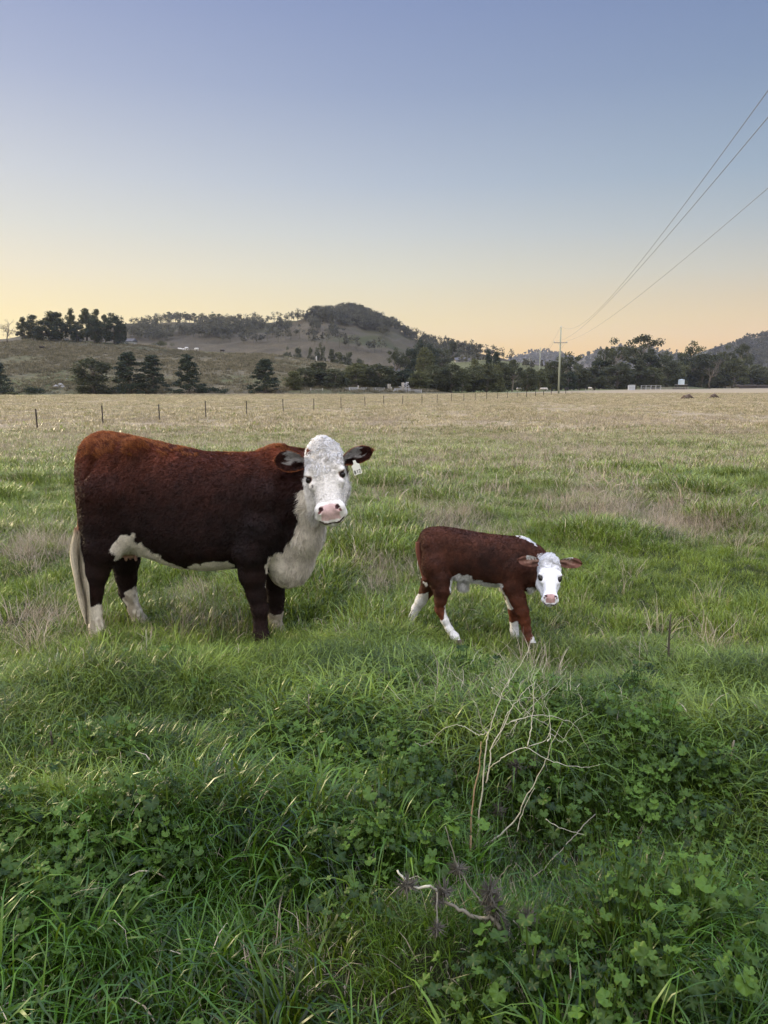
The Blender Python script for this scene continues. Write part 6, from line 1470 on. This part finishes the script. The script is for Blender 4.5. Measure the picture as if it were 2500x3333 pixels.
# near sward 0.7 - 5 m
x, y, r = field(13000, .7, 5.2, 1, .66, .9); wm = weedmask(x, y); p2_ = np.stack([x, y], -1)
hum = vnoise(p2_ * 1.6, 77); sz = (.60 + 1.15 * hum ** 1.5) * lowzone(x, y) * (1.22 - .2 * sstep(2.6, 4.4, y)) * (1 - .12 * wm); keep = r.random(len(x)) > .25 * wm; keep &= r.random(len(x)) < (.12 + hum * 1.1) * (.50 + .50 * sstep(2.4, 4.2, y))
# keep the thistle and the weed from being swallowed
X_, Y_ = proj(np.stack([x, y, gz(x, y) + .12], -1)); gap = np.clip(1.3 * np.exp(-(((X_ - 1560) / 290) ** 2 + ((Y_ - 3050) / 170) ** 2)), 0, 1); gap = np.maximum(gap, np.exp(-(((X_ - 1540) / 360) ** 2 + ((Y_ - 3080) / 260) ** 2))); dwd = np.exp(-((x - .42) / .55) ** 2 - ((y - 2.85) / .55) ** 2); sz = sz * (1 - .45 * dwd); sz = np.where(gap > .3, np.minimum(sz, .62 - .28 * gap), sz); sz = np.minimum(sz, 1.08)
keep |= (gap > .45) & (r.random(len(x)) < .9); x, y, sz = x[keep], y[keep], sz[keep]
a = finish(x, y, r, sz, len(g_near)); bl = vnoise(np.stack([x, y], -1) * .9, 55) + .25 * r.random(len(x)) - .12
bl = np.where(sz < .5, 0, bl); a[3][:] = np.where((bl > .28 + .13 * (y - 1.5)) & (y < 4.2), 5 + r.integers(0, 4, len(x)), r.integers(0, 5, len(x)))
scatter('grass', g_near, *a, 'dense lush green grass filling the foreground', 'grass')
# short undergrowth and thatch between the taller blades
ug = [src(proto_obj('tuft', m_grass, blades(40, .05, .15, .003, .006, .12, .5, 3, 1300 + i, .9))) for i in range(3)] + [src(proto_obj('tuft', m_dry, blades(26, .04, .13, .002, .004, .12, .9, 3, 1310 + i, .9)))]
x, y, r = field(11000, .8, 5.0, 21, .66, .8); a = finish(x, y, r, .8 + .5 * r.random(len(x)), 3, .2); a[3][:] = np.where(r.random(len(x)) < .3, 3, a[3])
scatter('undergrowth', ug, *a, 'short grass and dead thatch under the taller foreground blades', 'grass')
# middle sward 5 - 16 m
x, y, r = field(26000, 4.6, 16, 2, .66, 1.0); hum = fbm(np.stack([x, y * .8], -1) * 1.1, 78, 2); sz = (.50 + 3.4 * np.clip(hum - .28, 0, 1) ** 1.6) * (.95 + .03 * (y - 5)); keep = r.random(len(x)) < np.clip((y - 4.0) / 1.2, 0, 1)
legs = np.ones(len(x)); 
for lx, ly in [P(320, 2080, 5.18)[:2], P(465, 2050, 5.6)[:2], P(856, 2090, 5.15)[:2], P(910, 2070, 5.53)[:2], P(1488, 2088, 5.15)[:2], P(1334, 2045, 5.54)[:2], P(1732, 2095, 5.08)[:2], P(1682, 2095, 5.28)[:2]]:
    legs = np.minimum(legs, 1 - .35 * np.exp(-((x - lx) ** 2 + ((y - ly) * .8) ** 2) / .035))
sz *= legs
a = finish(x[keep], y[keep], r, sz[keep], len(g_mid), flat=1.0)
scatter('meadow_grass', g_mid, *a, 'shorter green grass round the cow and calf', 'grass')
x, y, r = field(23000, 14, 46, 3, .64, 1.0); hum = fbm(np.stack([x, y * .6], -1) * .45, 79, 2); a = finish(x, y, r, (.45 + .9 * hum), len(g_far), flat=.85)
scatter('far_grass', g_far, *a, 'mixed green and straw coloured pasture further out', 'grass')
x, y, r = field(46000, 40, 205, 4, .60, 2.0); hum = fbm(np.stack([x, y * .5], -1) * .16, 80, 2); ok = zone(x, y) < .5; a = finish(x[ok], y[ok], r, (.35 + .95 * hum[ok]), len(g_vfar), flat=.8)
scatter('straw_grass', g_vfar, *a, 'pale dry grass of the far paddock', 'grass')
# clumps of longer green grass round the animals and in the foreground
cl_ = [src(proto_obj('tuft', m_grass, blades(70, .20, .42, .005, .009, .07, .42, 6, 1200 + i, 1.15))) for i in range(4)]
x, y, r = field(2600, 2.0, 15, 12, .64, .8, 0); hum = vnoise(np.stack([x, y], -1) * 1.1, 95); ok = hum > .5; x, y, hum = x[ok], y[ok], hum[ok]; lg = np.ones(len(x))
for lx, ly in [P(320, 2080, 5.18)[:2], P(465, 2050, 5.6)[:2], P(856, 2090, 5.15)[:2], P(910, 2070, 5.53)[:2], P(1488, 2088, 5.15)[:2], P(1334, 2045, 5.54)[:2], P(1732, 2095, 5.08)[:2], P(1682, 2095, 5.28)[:2]]: lg = np.minimum(lg, 1 - np.exp(-((x - lx) ** 2 + (y - ly + .1) ** 2) / .10))
X_, Y_ = proj(np.stack([x, y, gz(x, y) + .12], -1)); lg = np.minimum(lg, 1 - np.exp(-((x - .42) / .6) ** 2 - ((y - 2.85) / .6) ** 2)); lg = np.minimum(lg, 1 - np.exp(-(((X_ - 1560) / 330) ** 2 + ((Y_ - 3050) / 200) ** 2))); sz = (.45 + .9 * (hum - .5)) * (1 + .03 * y) * (.35 + .65 * lg); ok = lg > .3
a = finish(x[ok], y[ok], r, sz[ok], len(cl_), .2); scatter('grass_clumps', cl_, *a, 'taller clumps of bright green grass standing out of the sward', 'grass')
# tussocks on the near hill
hg = [src(proto_obj('tuft', m_hillg, blades(40, .3, .8, .10, .18, 1.0, .5, 2, 985 + i, .5))) for i in range(3)]
r = np.random.default_rng(66); n_ = 15000; y = 186 + (330 - 186) * r.random(n_); x = P(r.random(n_) * 1600 - 150, 1200, y)[:, 0]; hzv = left_hill.z(x, y); ok = (hzv > -.6) & (r.random(n_) < .25 + .9 * sstep(.4, .6, fbm(np.stack([x, y], -1) * .06, 93, 3))); x, y = x[ok], y[ok]
a = finish(x, y, r, .6 + .8 * r.random(len(x)), 3, .2, .9); a[0][:, 2] = left_hill.z(x, y)
scatter('hill_tussocks', hg, *a, 'dull dry tussock grass covering the near hill', 'grass')
# broad-leaved weeds
x, y, r = field(9000, .8, 4.3, 5, .66, .6); wm = weedmask(x, y); X_, Y_ = proj(np.stack([x, y, gz(x, y) + .12], -1)); gap = np.exp(-(((X_ - 1560) / 230) ** 2 + ((Y_ - 2990) / 120) ** 2)); keep = (r.random(len(x)) < (wm ** 1.3 * .45 * (1 + .35 * (X_ < 1250) - .40 * (X_ > 1500)) * sstep(.22, .5, vnoise(np.stack([x, y], -1) * 2.2, 44)) + .010)) & (gap < .35)
x, y, wm = x[keep], y[keep], wm[keep]; a = finish(x, y, r, .75 + .55 * r.random(len(x)), len(weeds), .12)
X_, Y_ = proj(a[0]); a[3][:] = np.where(X_ > 1800, np.where(r.random(len(x)) < .65, 4 + r.integers(0, 3, len(x)), r.integers(0, 4, len(x))), np.where(r.random(len(x)) < .8, r.integers(0, 4, len(x)), 4 + r.integers(0, 3, len(x))))
scatter('ground_cover', weeds, *a, 'broad-leaved green weeds growing through the foreground grass', 'weeds')
# dry tufts
def drymask(x, y):
    X, Y = proj(np.stack([x, y, gz(x, y) + .1], -1)); f = np.zeros(len(x))
    for cx, cy, rx, ry, w in ((1500, 2330, 130, 70, 1.0), (1330, 2300, 60, 90, .5), (1760, 2230, 90, 70, .5), (1440, 1690, 110, 40, .9), (1950, 1650, 170, 40, .7), (2280, 1690, 190, 45, .8), (2100, 2180, 120, 50, .3), (700, 2010, 120, 60, .35), (1230, 1850, 90, 60, .5), (90, 1770, 120, 60, .5), (150, 2010, 130, 40, .55),
                            (80, 2060, 110, 40, .5), (2250, 2080, 190, 50, .3), (1120, 1730, 100, 60, .5), (650, 1920, 90, 40, .3), (2420, 1500, 160, 30, .5)):
        f = np.maximum(f, w * np.exp(-(((X - cx) / rx) ** 2 + ((Y - cy) / ry) ** 2)))
    return f
x, y, r = field(26000, 2.2, 14, 6, .64, .8); dm = drymask(x, y); nn = fbm(np.stack([x, y], -1) * .7, 90, 2); keep = r.random(len(x)) < dm * .85 + .10 * sstep(.5, .68, nn) * sstep(4.5, 9, y) + .008
a = finish(x[keep], y[keep], r, .55 + .6 * r.random(keep.sum()) + .45 * dm[keep], len(drys), .3); scatter('dry_grass', drys, *a, 'wispy tufts of dead dry grass standing among the green', 'dry grass')
x, y, r = field(14000, 9, 60, 8, .62, 1.0); nn = fbm(np.stack([x, y * .5], -1) * .28, 91, 3); keep = r.random(len(x)) < .06 + .75 * sstep(.52, .68, nn)
a = finish(x[keep], y[keep], r, .6 + .8 * r.random(keep.sum()), len(drys2), .3, .9); scatter('dry_tussocks', drys2, *a, 'pale dry tussocks scattered over the middle of the paddock', 'dry grass')

# ------------------------------------------------------------------ air
hz_ = MB().box((0, 2200, 145), (9800, 4800, 302)); 
m = M('haze_air'); v = m.n('ShaderNodeVolumePrincipled'); v.inputs['Color'].default_value = (.74, .80, .95, 1); v.inputs['Density'].default_value = .00007; v.inputs['Anisotropy'].default_value = .2
oo = m.n('ShaderNodeOutputMaterial'); m.l(v.outputs[0], oo.inputs['Volume'])
HAZE = True
if HAZE:
    o = hz_.build('haze', m.m, smooth=False); tag(o, 'thin evening haze over the valley', 'haze', kind='stuff')
